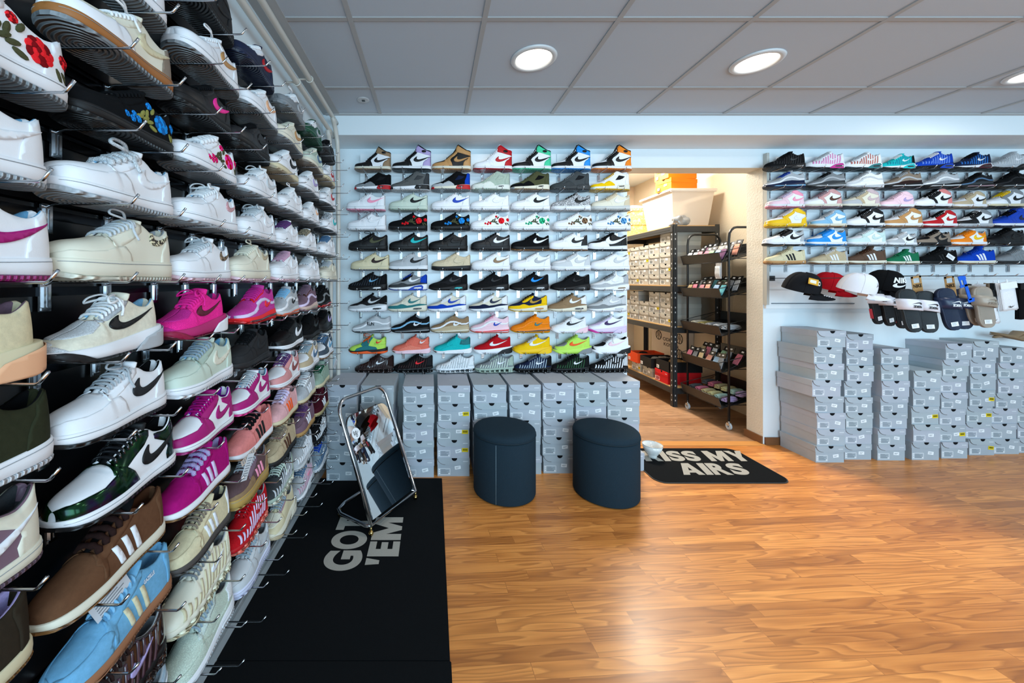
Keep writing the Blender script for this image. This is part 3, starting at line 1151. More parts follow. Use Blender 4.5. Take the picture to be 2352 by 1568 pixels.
    cl = [(X0(t['xo'] - .01), Hf(t['xo'] - .01) - .006), (X0(.42), Hf(.42) - .002), (X0(.5), Hf(.5) - .001), (X0(.57), Hf(.57) + .003), (X0(xt1 - .015), zt1 - .012), (X0(xt1), zt1)]
    cl = catmull(cl, 4, False)
    V, F = [], []
    NW = 9
    for i, (x, z) in enumerate(cl):
        u = i / (len(cl) - 1)
        hw = .016 + .010 * min(1, u * 1.6)
        if i == len(cl) - 1:
            hw *= .72
        a = cl[min(i + 1, len(cl) - 1)]
        b = cl[max(i - 1, 0)]
        tx, tz = a[0] - b[0], a[1] - b[1]
        l = math.hypot(tx, tz) or 1
        nx, nz = -tz / l, tx / l
        th = .004 if u < .97 else .002
        for sgn in (1, -1):
            for k in range(NW):
                y = -1 + 2 * k / (NW - 1)
                y *= sgn
                dz = -.009 * y * y + sgn * th * (1 - .6 * abs(y))
                V.append((x + nx * dz, hw * y, z + nz * dz))
    m = NW * 2
    for i in range(len(cl) - 1):
        for k in range(m):
            F.append((i * m + k, i * m + (k + 1) % m, (i + 1) * m + (k + 1) % m, (i + 1) * m + k))
    F.append(tuple(range((len(cl) - 1) * m, len(cl) * m)))
    g['tongue'] = recalc(mesh_from(name + '_tongue', V, F, 1, True))
    GEO[name] = g
    return g


def lace_mesh(name, r, bow, twist):
    key = ('lace', name, r, bow, twist)
    if key in GEO:
        return GEO[key]
    t = TY[name]
    L = t['L']
    mb = MB()
    X0 = lambda x: L * (t['ux'][0] + (t['ux'][1] - t['ux'][0]) * x)
    n = 7 if r < .004 else 5
    x0, x1 = t['xo'] + .015, .575
    if name == 'hi':
        n, x1 = 8, .61
    top = None
    for i in range(n):
        x = x0 + (x1 - x0) * i / (n - 1)
        pe = uoff(t, x, (JR - 1.4) / (NQ - 1), .002)
        zc = t['_H'](x) + .004
        x2 = x + .022
        pts = [pe]
        for k in range(1, 8):
            u = k / 8
            y = pe.y * math.cos(u * PI)
            z = pe.z + (zc + r * .5 - pe.z) * math.sin(u * PI) ** .6
            pts.append(Vector((pe.x + (X0(x2) - X0(x)) * math.sin(u * PI * .5) * (1 if i % 2 else .4), y, z)))
        pts.append(Vector((pe.x, -pe.y, pe.z)))
        rr = [r * (1 + (.25 * math.sin(k * 2.4) if twist else 0)) for k in range(len(pts))]
        mb.tube(pts, rr, 6, sy=.65 if not twist else 1)
        top = (pe.x + .004, zc)
    tx, tz = top
    if bow == 1:
        for s in (-1, 1):
            mb.tube(catmull([(tx, s * .002, tz + .003), (tx - .012, s * .014, tz + .012), (tx - .036, s * .022, tz + .006), (tx - .040, s * .030, tz - .006),
                             (tx - .018, s * .027, tz - .002), (tx, s * .008, tz + .004)], 4, False), r * .8, 6, sy=.7)
            mb.tube(catmull([(tx, 0, tz + .004), (tx - .01, s * .020, tz + .004), (tx - .012, s * .036, tz - .016), (tx - .022, s * .042, tz - .036)], 4, False), r * .8, 6, sy=.7)
        mb.lathe([(0, -.004), (.006, -.001), (.006, .004), (0, .007)], (tx, 0, tz + .002), 8)
    elif bow == 2:
        mb.tube(catmull([(tx, -.004, tz + .002), (tx - .016, -.012, tz + .018), (tx - .044, -.012, tz + .020), (tx - .052, -.014, tz + .010), (tx - .03, -.020, tz + .004), (tx - .004, -.01, tz + .002)], 5, False), r * .8, 6, sy=.7)
        mb.tube(catmull([(tx, 0, tz + .003), (tx - .006, -.024, tz - .002), (tx - .016, -.038, tz - .024), (tx - .012, -.046, tz - .044)], 4, False), r * .8, 6, sy=.7)
    elif bow == 3:   # lace ends standing up
        mb.tube(catmull([(tx, -.002, tz), (tx - .010, -.006, tz + .016), (tx - .024, -.012, tz + .026), (tx - .028, -.014, tz + .018)], 4, False), r * .8, 6, sy=.7)
        mb.tube(catmull([(tx, .002, tz), (tx + .008, -.002, tz + .018), (tx - .006, -.012, tz + .028)], 4, False), r * .8, 6, sy=.7)
    GEO[key] = mb.mesh(name + '_laces')
    return GEO[key]


def rose_mesh(name):
    key = ('rose', name)
    if key in GEO:
        return GEO[key]
    t = TY[name]
    L = t['L']
    mb = MB()

    def blob(cx, cz, rx, rz, ang, off, mi):
        pts = []
        for k in range(9):
            a = k * 2 * PI / 9
            u, v = rx * math.cos(a), rz * math.sin(a)
            pts.append((cx + u * math.cos(ang) - v * math.sin(ang), cz + u * math.sin(ang) + v * math.cos(ang)))
        vv = [uoff(t, cx / L, qof(t, cx / L, cz), off + .0012)] + [uoff(t, p[0] / L, qof(t, p[0] / L, p[1]), off) for p in pts]
        low = [uoff(t, p[0] / L, qof(t, p[0] / L, p[1]), -.001) for p in pts]
        mb.add(vv + low, [(0, 1 + k, 1 + (k + 1) % 9) for k in range(9)] + [(1 + k, 10 + k, 10 + (k + 1) % 9, 1 + (k + 1) % 9) for k in range(9)], mi, False)
    rng = random.Random(5)
    for (x, z, a) in ((.60, .066, .5), (.645, .062, .3), (.565, .074, .9), (.68, .050, -.3), (.90, .048, -1.1), (.62, .080, 1.2), (.53, .064, .2), (.95, .05, -.7), (.70, .095, .9)):
        blob(x * L, z, .013, .005, a, .0022, 2)
    for cx, cz, R in ((.79, .072, .024), (.955, .080, .013), (.50, .052, .009), (.43, .046, .0085), (.37, .050, .008), (.66, .104, .009), (.455, .060, .007)):
        for ring, (rr, n, rad) in enumerate(((.72, 9, .36), (.42, 6, .32), (.16, 3, .26))):
            for k in range(n):
                a = k * 2 * PI / n + ring * .5
                blob(cx * L + math.cos(a) * R * rr, cz + math.sin(a) * R * rr, R * rad, R * rad * .75, a + 1.2, .0028 + ring * .0012, (k + ring) % 2)
    GEO[key] = mb.mesh('embroidery', 3)
    return GEO[key]


def surf_text(t, txt, x, z, size, off=.0035, slope=0.0):
    me = text_mesh(txt, size, size * .03, 0, 0, .8, 'LEFT').copy()
    L = t['L']
    for v in me.vertices:
        X = x * L + v.co.x
        p = uoff(t, X / L, qof(t, X / L, z + v.co.y + slope * v.co.x), off)
        v.co = p
    me.update()
    return me


KEYN = dict(u='upper', m='midsole', o='outsole', t='tongue', l='laces', g='side_logo', d='toe_guard', e='eyestay', h='heel_panel', c='collar_panel', r='rib_cage', w='wave_stripe', i='lining',
            a='midsole_insert', b='toe_bumper', v='air_window', k='shock_columns', y='collar_rim', n='ankle_emblem')
UPF = dict(low='l', platform='l', dunk='l', hi='l', mid='l', jfour='s', runner='m', cassette='m', wave='m', racer='m', bball='m', shox='m', terrace='s', gazelle='s', tuned='m')


def make_shoe(kind, desc, spec, loc, rz, place, group, flags='', tilt=0.0, scale=1.0):
    """spec: 'u:W g:RED:s ...' colours by part letter; flags: R rose, B big tick, S small tick, 1/2/3 bow, T thick laces, N no logo"""
    g = shoe_geo(kind)
    t = TY[kind]
    c = {}
    for w in spec.split():
        k, v = w.split('=')
        c[k] = v
    fin = UPF[kind]
    u = c.get('u', 'W')
    fix = lambda v, f: v if ':' in v else v + ':' + f
    u = fix(u, fin)
    get = lambda k, dflt, f=None: fix(c[k], f or fin) if k in c else dflt
    cols = dict(
        upper=u, toe_guard=get('d', u), eyestay=get('e', u), heel_panel=get('h', u), collar_panel=get('c', get('h', u)), wave_stripe=get('w', u, 'l'),
        collar_rim=get('y', 'K:f', 'f'), ankle_emblem=get('n', 'K:l', 'l'), rib_cage=get('r', u, 'l'),
        midsole=get('m', 'W:r', 'r'), tongue=get('t', u), laces=get('l', get('t', u), 'f'), side_logo=get('g', u, 'l'))
    cols['outsole'] = get('o', cols['midsole'].split(':')[0] + ':t', 't')
    cols['midsole_insert'] = get('a', cols['midsole'], 'r')
    cols['toe_bumper'] = get('b', cols['midsole'], 'r')
    cols['air_window'] = get('v', 'K2:p', 'p')
    cols['shock_columns'] = get('k', 'G:p', 'p')
    cols['laces'] = cols['laces'].split(':')[0] + ':' + (cols['laces'].split(':')[1] if 'l' in c and ':' in c['l'] else 'f')
    lining = get('i', 'LG:f', 'f')
    r = thing('sneaker', desc + ', ' + place, 'shoe', loc, rz, group, rot=(0, tilt, rz))
    r.scale = (scale,) * 3
    for part, me in g.items():
        if part.startswith('side_logo'):
            want = 'side_logo' + ('_big' if 'B' in flags else '_small' if 'S' in flags else '')
            if 'N' in flags or part != want:
                continue
            put('side_logo', me, M(cols['side_logo']), r)
            continue
        if part == 'rib_cage_far':
            put('rib_cage', me, M(cols['rib_cage']), r)
            continue
        if part == 'ankle_emblem' and 'n' not in c:
            continue
        if part == 'midsole' and len(me.materials) == 2:
            mc = cols['midsole'].split(':')[0]
            put('midsole', me, [M(cols['midsole']), M('DG' if mc in ('K', 'K2', 'DG', 'NV') else '9aa0a6', 'f')], r)
            continue
        if part == 'upper':
            put('upper', me, [M(cols['upper']), M(lining)], r)
        else:
            put(part, me, M(cols[part]), r)
    bow = 1 if '1' in flags else 2 if '2' in flags else 3 if '3' in flags else 0
    put('laces', lace_mesh(kind, .0062 if 'T' in flags else .0037, bow, 'T' in flags), M(cols['laces']), r)
    if 'R' in flags:
        rc = c['f'].split(',')
        put('flower_embroidery', rose_mesh(kind), [M(rc[0], 'f'), M(rc[1], 'f'), M('OL' if len(rc) < 3 else rc[2], 'f')], r)
    return r
# ================================================================== hooks
_hm = {}


def hook_mesh(kind):
    """rod runs along local -Y from the panel (y=0); z=0 is the underside of the shoe"""
    if kind in _hm:
        return _hm[kind]
    ln = dict(b=.140, l=.165, r=.128)[kind]
    R = .0024
    a = MB()
    a.tube([(0, .002, -.010), (0, -.008, -.006), (0, -.02, -R), (0, -ln, -R), (0, -ln - .006, .000), (0, -ln - .020, .017)], [R * 1.1, R, R, R, R * 1.05, R * 1.1], 8)
    p = MB()
    p.box((-.011, -.004, -.060), (.011, 0, -.002)).box((-.0065, -.0075, -.052), (-.002, -.004, -.012)).box((.002, -.0075, -.052), (.0065, -.004, -.012)).box((-.009, -.006, -.058), (.009, -.004, -.053))
    _hm[kind] = (a.mesh('rod'), p.mesh('plate'))
    return _hm[kind]


FAR = MB()


def hook(kind, loc, rz, label, group, far=False):
    if far:
        m = Matrix.Translation(loc) @ Matrix.Rotation(rz, 4, 'Z')
        for me in hook_mesh(kind):
            FAR.add([m @ v.co for v in me.vertices], [list(p.vertices) for p in me.polygons], 0, len(me.vertices) > 40)
        return
    rod, plate = hook_mesh(kind)
    r = thing('shoe_hook', label, 'hook', loc, rz, group)
    put('rod', rod, M_CHR, r)
    put('plate', plate, M_CHR, r)


def rowhooks(kind, x, L, placef, rz, label, group):
    for u in (.28, .76):
        hook(kind, placef(x + L * u), rz, label, group)


# ================================================================== rear wall, left of the doorway
B = []   # (kind, desc, spec, flags)
B.append([792 + 20, 899, 992, 1088, 1179, 1271, 1366])
R1 = [('hi', 'black and white high-top with taupe collar and brown sole', 'u=W d=K e=K h=TN2 g=K m=IV o=TN2 l=K n=K t=K i=K'),
      ('hi', 'black and white high-top with lavender collar', 'u=W d=K e=K h=LAV g=K o=K l=K n=K t=K i=K'),
      ('hi', 'tan high-top with black side panel', 'u=K d=TAN e=TAN h=TAN g=TAN m=IV o=TAN l=K t=K i=K'),
      ('hi', 'white high-top with dark red collar, heel and sole', 'u=W h=RED g=RED o=RED n=K i=RED y=RED'),
      ('hi', 'black and white high-top with mint green collar and sole', 'u=W d=K e=K h=MT g=K o=MT l=K n=K t=K i=K'),
      ('hi', 'black and white high-top with bright blue collar and sole', 'u=W d=K e=K h=BL g=K o=BL l=K n=K t=K i=K'),
      ('hi', 'black and white high-top with orange collar and sole', 'u=W d=K e=K h=OR g=K o=OR l=K n=K t=K i=K')]
R2 = [('jfour', 'black mid sneaker with grey wing and red heel bubble', 'u=K:s d=G e=K2 h=K m=W a=RED b=RED o=G l=K t=K'),
      ('jfour', 'charcoal grey mid sneaker with white midsole', 'u=5a5c5c d=5a5c5c e=404244 h=DG m=W a=K b=K o=W l=K t=5a5c5c'),
      ('jfour', 'black mid sneaker with blue toe panel and red heel bubble', 'u=K:s d=LG e=NV h=RB m=IV a=RED b=RED o=G l=K t=RED'),
      ('jfour', 'pale sage mid sneaker with white midsole', 'u=SG d=d5dbd4 e=SG h=SG m=d5dbd4 a=d5dbd4 b=d5dbd4 o=SG v=DG l=IV t=SG'),
      ('jfour', 'olive green mid sneaker with black wing', 'u=OL d=K e=K h=OL m=IV a=IV b=G o=TN2 l=OL t=K'),
      ('jfour', 'all dark grey mid sneaker', 'u=44484a d=3c4042 e=K2 h=44484a m=34383a a=34383a b=34383a o=DG l=G t=44484a'),
      ('jfour', 'white mid sneaker with yellow wing and black trim', 'u=W d=YE e=K2 h=W m=W a=IV b=PGN o=YE l=YE t=YE')]
R3 = [('low', 'white low sneaker with rose tick and rose sole', 'g=PK o=PK l=W'),
      ('low', 'pale sage low sneaker with black tick and black heel tab', 'u=PGN g=K m=PGN o=SG h=PGN i=K'),
      ('low', 'white low sneaker with blue tick and paper tag', 'g=RB'),
      ('low', 'all-white leather low sneaker', 'g=W'),
      ('low', 'white low sneaker with plain black tick', 'g=K'),
      ('low', 'black and white speckled low sneaker with loose black laces', 'u=W:n g=K h=W:n d=W:n e=W:n l=K i=K'),
      ('low', 'grey and beige low sneaker with white tick', 'u=IV d=IV e=BEI h=BEI g=W m=c9ccca')]
R4 = [('low', 'white low sneaker with red-edged laces', 'l=W:n g=W', '2'),
      ('low', 'black low sneaker with embroidered red roses', 'u=K:s m=K l=K f=R2,RED', 'RN'),
      ('low', 'black low sneaker with embroidered blue roses', 'u=K:s m=K l=K f=BL,2a6fae', 'RN'),
      ('low', 'white low sneaker with embroidered red roses', 'f=R2,RED l=W', 'RN'),
      ('low', 'white low sneaker with embroidered green roses', 'f=GN,MT l=W', 'RN'),
      ('low', 'white low sneaker with embroidered brown roses', 'f=TN2,BR l=W', 'RN'),
      ('low', 'white low sneaker with embroidered blue roses', 'f=SB,1f5f9e l=W', 'RN')]
R5 = [('low', 'black low sneaker with dark olive tick', 'u=K m=K g=OL l=K', '2'),
      ('low', 'black low sneaker with turquoise tick', 'u=K m=K g=TQ l=K'),
      ('low', 'all-black leather low sneaker', 'u=K m=K g=K l=K'),
      ('low', 'black low sneaker with silver white tick and stitching', 'u=K2 m=K2 g=W l=K'),
      ('low', 'black suede low sneaker with white tick and gum sole', 'u=K:s m=K o=GUM g=W l=K'),
      ('low', 'white low sneaker with black heel and gum sole', 'e=W h=K2 g=K2 o=GUM l=W'),
      ('low', 'black and white low sneaker with white toe and black sole', 'u=K d=W e=K h=K g=W m=W o=K l=K', 'B2')]
R6 = [('low', 'cream low sneaker with dark brown tick', 'u=CR g=DBR m=CR o=G h=CR l=CR i=DBR'),
      ('low', 'grey and white low sneaker with black tick and black sole', 'u=LG d=LG e=LG h=LG g=K m=W o=K l=W i=K'),
      ('low', 'stone grey low sneaker with black sole', 'u=BEI:s g=BEI m=K2 o=K2 l=BEI'),
      ('low', 'white low sneaker with bronze tick', 'g=TN2 l=W'),
      ('low', 'white low sneaker with silver grey tick', 'g=LG l=W'),
      ('low', 'off-white low sneaker with pale grey overlays', 'd=SV e=SV h=SV g=SV l=W'),
      ('low', 'white low sneaker with grey tick and ridged sole', 'g=SV o=LG l=W')]
R7 = [('tuned', 'black runner with blue-tinted side and round sole bubbles', 'u=K r=101b26 h=K m=K o=K v=W a=K l=K g=SB'),
      ('cassette', 'grey and black runner with royal blue heel unit', 'u=G d=DG e=K h=RB g=W a=RB v=W m=W o=RB l=RB'),
      ('cassette', 'black runner with teal details on heel', 'u=K2 d=K e=K h=K g=DG a=K v=TQ m=K o=K l=K'),
      ('cassette', 'all-black runner with raised tongue', 'u=K d=K e=K h=K g=K2 a=K2 v=SV m=K o=K l=K', '3'),
      ('cassette', 'black runner with blue-outlined tick', 'u=K d=K e=K h=K g=BL a=K2 v=SV m=K o=K l=K'),
      ('cassette', 'plain all-black runner', 'u=K d=K e=K h=K g=K a=K v=DG m=K o=K l=K'),
      ('cassette', 'light grey and white runner', 'u=W d=LG e=LG h=LG g=W a=W v=TN2 m=W o=LG l=G')]
R8 = [('runner', 'black and grey runner with slim window sole', 'u=K2 d=LG e=K h=K g=SV m=W v=DG l=K t=K'),
      ('runner', 'bone white runner with teal mudguard', 'u=IV d=TE e=IV h=IV g=TE m=IV v=DG l=IV'),
      ('runner', 'white runner with royal blue mudguard', 'u=IV d=RB e=W h=W g=RB m=W v=SV l=W'),
      ('runner', 'white runner with navy mudguard', 'u=IV d=NV e=W h=W g=NV m=W v=SV l=W'),
      ('runner', 'yellow and navy runner', 'u=NV d=YE e=YE h=YE g=b08a2a m=IV o=YE v=TAN l=K'),
      ('runner', 'brown and white runner with white tick', 'u=TN2 d=TN2 e=TN2 h=W g=W m=IV v=DG l=TN2'),
      ('runner', 'grey and white runner with pale grey mudguard', 'u=SV d=G e=SV h=SV g=W m=W v=SV l=SV')]
R9 = [('wave', 'silver runner with RUN lettering on its side', 'u=LG:l w=W d=LG e=LG m=SV o=K v=DG l=LG g=K', 'N'),
      ('wave', 'black runner with light blue wavy line', 'u=K w=LB d=K e=K m=K o=K v=G l=K g=W'),
      ('wave', 'tan runner with white wavy line', 'u=TN2 w=W d=BG e=TN2 m=BG o=BG v=IV l=BG g=W'),
      ('wave', 'pale pink runner with orange-red sole', 'u=PPK w=W d=PPK e=PPK m=PPK o=O2 v=R2 l=PK g=RB', '3'),
      ('wave', 'bright orange runner with teal tick', 'u=OR w=OR d=OR e=OR m=OR o=YE v=DG l=OR g=TE'),
      ('racer', 'white running shoe with black tick and pale pink heel', 'u=W d=W e=W m=W a=PPK o=W g=K2 l=W b=W', '2'),
      ('racer', 'lilac and white running shoe with magenta sole', 'u=W:l d=LIL e=LIL m=LIL a=LIL o=FU b=FU g=3a2a5a l=SV w=W')]
R10 = [('bball', 'lime and teal basketball shoe with orange sole', 'u=LM d=TE e=TE h=LM g=R2 m=K a=O2 o=O2 l=O2', '2'),
       ('bball', 'coral pink basketball shoe', 'u=COR d=e8806c e=COR h=COR g=W m=PPK a=PPK o=GUM l=COR'),
       ('bball', 'turquoise basketball shoe with white sole', 'u=TQ d=TQ e=TQ h=TE g=TE m=W a=W o=BR l=TE'),
       ('racer', 'red running shoe with white sole and black heel wedge', 'u=RED d=RED e=RED m=W a=K b=W o=W g=W l=RED'),
       ('racer', 'yellow running shoe with grey collar', 'u=YE d=YE e=SV m=YE a=YE b=YE o=YE g=W l=SV'),
       ('racer', 'lime running shoe with orange tick and grey heel', 'u=LM d=G e=LM h=G m=LM a=G b=LM o=LM g=O2 l=LM'),
       ('racer', 'white running shoe with black heel wedge', 'u=W:l d=K e=W m=W a=K b=W o=W g=PPK l=W i=K', '2')]
R11 = [('shox', 'dark brown runner on sprung sole columns', 'u=DBR:p r=2f1f22 h=DBR m=DBR o=DBR k=DBR:p l=DBR g=W'),
       ('shox', 'black and red runner on sprung sole columns', 'u=K r=2a0f10 h=K2 m=K o=K k=K:p l=K g=R2'),
       ('shox', 'white and silver runner on sprung sole columns', 'u=W r=SV h=W m=W o=SV k=SV:c l=SV g=SV'),
       ('shox', 'pale sage runner on sprung sole columns', 'u=G r=PGN h=SG m=SG o=SG k=SG:p l=PGN g=W'),
       ('shox', 'silver blue and black runner on sprung sole columns', 'u=NV r=STL h=K m=K o=K k=K:p l=G g=W'),
       ('shox', 'black and neon green runner on sprung sole columns', 'u=K r=1f4a2a h=K m=K o=K k=K:p l=K g=W'),
       ('shox', 'white and black runner on sprung sole columns', 'u=K r=W h=SV m=K o=K k=K:p l=SV g=K')]
XB = [[811, 899, 992, 1088, 1179, 1271, 1366], [811, 895, 990, 1083, 1175, 1268, 1361], [792, 891, 989, 1081, 1176, 1271, 1363],
      [794, 890, 989, 1081, 1175, 1274, 1364], [797, 892, 984, 1083, 1177, 1264, 1356], [802, 891, 991, 1083, 1178, 1271, 1361],
      [796, 890, 984, 1080, 1173, 1269, 1360], [796, 889, 981, 1078, 1170, 1262, 1354], [805, 896, 988, 1081, 1176, 1268, 1354],
      [797, 898, 994, 1088, 1180, 1273, 1363], [812, 903, 1000, 1092, 1183, 1270, 1358]]
EB = [893, 891, 891, 890, 891, 891, 890, 889, 897, 897, 905]
_rows = [R1, R2, R3, R4, R5, R6, R7, R8, R9, R10, R11]
for i, row in enumerate(_rows):
    z = ROWZ_B[i]
    g = 'sneakers in the %s row of the rear panel' % ORD[i]
    for j, e in enumerate(row):
        x0 = (XB[i][j] - 995) / 866 * DB
        L = min(.30, ((XB[i][j + 1] if j < 6 else XB[i][j] + 93) - XB[i][j]) / 866 * DB + .006)
        if i == 0 and j == 0:
            L = .28
        k = L / .30
        place = '%s row of rear panel' % ORD[i]
        w = TY[e[0]]['W'] + TY[e[0]].get('flare', .003)
        s = make_shoe(e[0], e[1], e[2], (x0, DB + w, z), 0, place, g, e[3] if len(e) > 3 else '', scale=k)
        if 'RUN lettering' in e[1]:
            put('side_lettering', surf_text(TY['wave'], 'RUN', .40, .056, .034, .004), M('K2', 'l'), s)
        hk = 'chrome hook under the %s row of shoes on the rear panel' % ORD[i]
        rowhooks('b', x0, L, lambda x: (x, PBY - .004, z), 0, hk, 'chrome hooks, rear panel, %s row' % ORD[i])

# ================================================================== rear wall, right of the doorway
Q = [
    [('tuned', 'black ribbed runner', 'u=K r=K2 h=K m=K o=K a=K v=DG l=K g=DG'), ('tuned', 'white and pink ribbed runner with black outsole', 'u=W r=e58bc0 m=W a=FU o=K l=SV g=W v=DG'),
     ('tuned', 'white and brick red ribbed runner with teal outsole', 'u=W r=b96a60 m=W a=TE o=062c30 l=SV g=W'), ('tuned', 'turquoise ribbed runner with white sole', 'u=TQ r=0a8aa0 m=W a=TQ o=K l=W g=W h=K'),
     ('tuned', 'royal blue ribbed runner with black sole', 'u=RB r=5f86dd h=RB m=K a=RB o=K l=W g=W'), ('tuned', 'navy runner with blue pattern and white sole', 'u=NV r=1b66b5 m=W a=BUR o=K l=K g=W h=NV'),
     ('tuned', 'light grey ribbed runner with dark outsole', 'u=LG r=SV m=LG a=K o=K l=LG g=W')],
    [('wave', 'grey wavy runner with navy sole', 'u=LG w=W d=NV e=LG m=NV o=NV v=SB l=RB h=G', 'N'), ('wave', 'grey wavy runner with dark grey sole', 'u=G w=LG d=DG e=G m=4d5152 o=K v=LG l=K', 'N'),
     ('wave', 'white wavy runner with pale sole', 'u=W w=SV d=W e=W m=W o=LG v=SV l=SV', 'N'), ('wave', 'taupe wavy runner with black sole', 'u=TP w=LG d=DBR e=TP m=K o=K v=SV l=LG', 'N'),
     ('wave', 'silver grey wavy runner with black sole', 'u=LG w=W d=G e=LG m=K o=K v=SV l=LG', 'N'), ('wave', 'dark grey wavy runner with pink bubble', 'u=K2 w=MST d=DG e=K m=K o=K v=MV l=K', 'N'),
     ('wave', 'black wavy runner with loose laces', 'u=K w=K2 d=K e=K m=K o=K v=G l=K', 'N2')],
    [('mid', 'pale pink mid-top with bright pink tick', 'u=W d=PPK e=PPK h=PPK c=PK g=PK m=W o=PK l=LIL'), ('mid', 'mauve mid-top with brown tick', 'u=W d=W e=cb9a9a h=cb9a9a g=BR m=IV o=MV l=MV'),
     ('mid', 'beige grey mid-top with lilac tick', 'u=IV d=LG e=BG h=c4b0b4 g=c4b0b4 m=IV o=DG l=LG'), ('mid', 'blush pink mid-top with lilac tick', 'u=PPK d=PPK e=PPK h=PPK g=LAV m=W o=MV l=PPK'),
     ('mid', 'black and white mid-top with salmon collar', 'u=W d=W e=K h=SAL g=K m=W o=K l=K t=K'), ('mid', 'sand mid-top with black tick', 'u=W d=BG e=BG h=BG g=K m=W o=BG l=BG'),
     ('mid', 'grey mid-top with white side and yellow detail', 'u=W d=W e=G h=G g=K m=CR o=K l=YE')],
    [('mid', 'bright yellow mid-top with white straps', 'u=W d=YE e=YE h=YE g=W m=YE o=YE l=W y=YE'), ('mid', 'light blue mid-top with white side', 'u=W d=LB e=LB h=LB g=SB m=IV o=TAN l=SV'),
     ('mid', 'black and white mid-top with white toe', 'u=W d=W e=K h=K g=K m=W o=K l=K t=K'), ('mid', 'tan and white mid-top with tan tick', 'u=W d=TAN e=TAN h=TAN g=TAN m=W o=TAN l=LG'),
     ('mid', 'dark red and black mid-top', 'u=W d=RED e=RED h=RED g=RED m=W o=RED l=K t=K'), ('mid', 'black mid-top with grey collar and black tick', 'u=W d=K e=K h=G g=K m=LG o=LG l=K'),
     ('mid', 'royal blue mid-top', 'u=RB d=RB e=RB h=RB g=NV m=W o=NV l=K')],
    [('dunk', 'black and white low sneaker with grey heel', 'u=W d=W e=K h=LG g=K m=W o=K l=K'), ('dunk', 'bright blue low sneaker with white side', 'u=W d=BL e=BL h=BL g=BL m=W o=BL l=BL'),
     ('dunk', 'pale mint low sneaker with white side', 'u=W d=c3dcda e=c3dcda h=c3dcda g=c3dcda m=W o=LG l=W'), ('dunk', 'light grey low sneaker with black tick', 'u=W d=LG e=LG h=LG g=K m=W o=LG l=W'),
     ('dunk', 'brown grey low sneaker with black sole', 'u=K d=TP e=TP h=TP g=TP m=K o=K l=K'), ('dunk', 'yellow low sneaker with white side', 'u=W d=OR e=OR h=OR g=YE m=W o=OR l=OR'),
     ('dunk', 'all-black low sneaker', 'u=K d=K e=K h=K g=K m=K o=K l=K')],
    [('terrace', 'cream suede shoe with three black stripes and gum sole', 'u=CR m=b98c5a o=b98c5a g=K h=CR l=CR i=K'), ('terrace', 'beige grey suede shoe with three white stripes', 'u=BG g=W m=IV o=GUM l=W h=LG'),
     ('terrace', 'brown suede shoe with three white stripes', 'u=5a463a g=W m=IV o=GUM l=BR'), ('terrace', 'green suede shoe with three white stripes', 'u=1d6a4a g=W m=IV o=GUM l=GN'),
     ('terrace', 'black suede shoe with a white paper tag', 'u=K g=K m=K o=K l=K'), ('terrace', 'royal blue suede shoe with three white stripes', 'u=RB g=W m=IV o=GUM l=RB'),
     ('terrace', 'grey suede shoe with dark sole', 'u=G g=G m=K2 o=K2 l=G')]]
XR_ = [[1770, 1861, 1950, 2036, 2114, 2205, 2290], [1770, 1866, 1952, 2042, 2130, 2217, 2296], [1776, 1857, 1944, 2036, 2112, 2203, 2280],
       [1774, 1875, 1955, 2043, 2133, 2212, 2294], [1769, 1866, 1958, 2050, 2119, 2197, 2280], [1771, 1875, 1958, 2050, 2124, 2211, 2302]]
for i, row in enumerate(Q):
    z = ROWZ_R[i]
    g = 'shoes in the %s row right of the doorway' % ORD[i]
    for j, e in enumerate(row):
        x0 = (XR_[i][j] - 995) / 866 * DR
        nx = XR_[i][j + 1] if j < 6 else XR_[i][j] + 88
        k = min(1.0, (nx - XR_[i][j]) / 866 * DR / .30 + .02)
        w = TY[e[0]]['W'] + TY[e[0]].get('flare', .003)
        s = make_shoe(e[0], e[1], e[2], (x0, DR + w * .98, z), 0, '%s row right of doorway' % ORD[i], g, e[3] if len(e) > 3 else '', scale=k * (.93 if e[0] == 'hi' else 1))
        hk = 'chrome hook under the %s row of shoes right of the doorway' % ORD[i]
        for u in (.3, .74):
            hook('r', (x0 + .3 * k * u, 3.008, z), 0, hk, '', True)
        if 'paper tag' in e[1]:
            t = thing('paper_tag', 'white paper tag hanging on the black suede shoe right of the doorway', 'tag', (x0 + .19, DR - .004, z + .05), 0)
            t.rotation_euler = (.1, .5, .1)
            MB().box((-.035, -.001, -.012), (.035, 0, .020)).put('card', M('W', 'd'), t)
            MB().box((-.028, -.0015, -.0), (.02, -.0010, .002)).box((-.028, -.0015, .006), (.015, -.0010, .008)).put('print', M('G', 'x'), t)

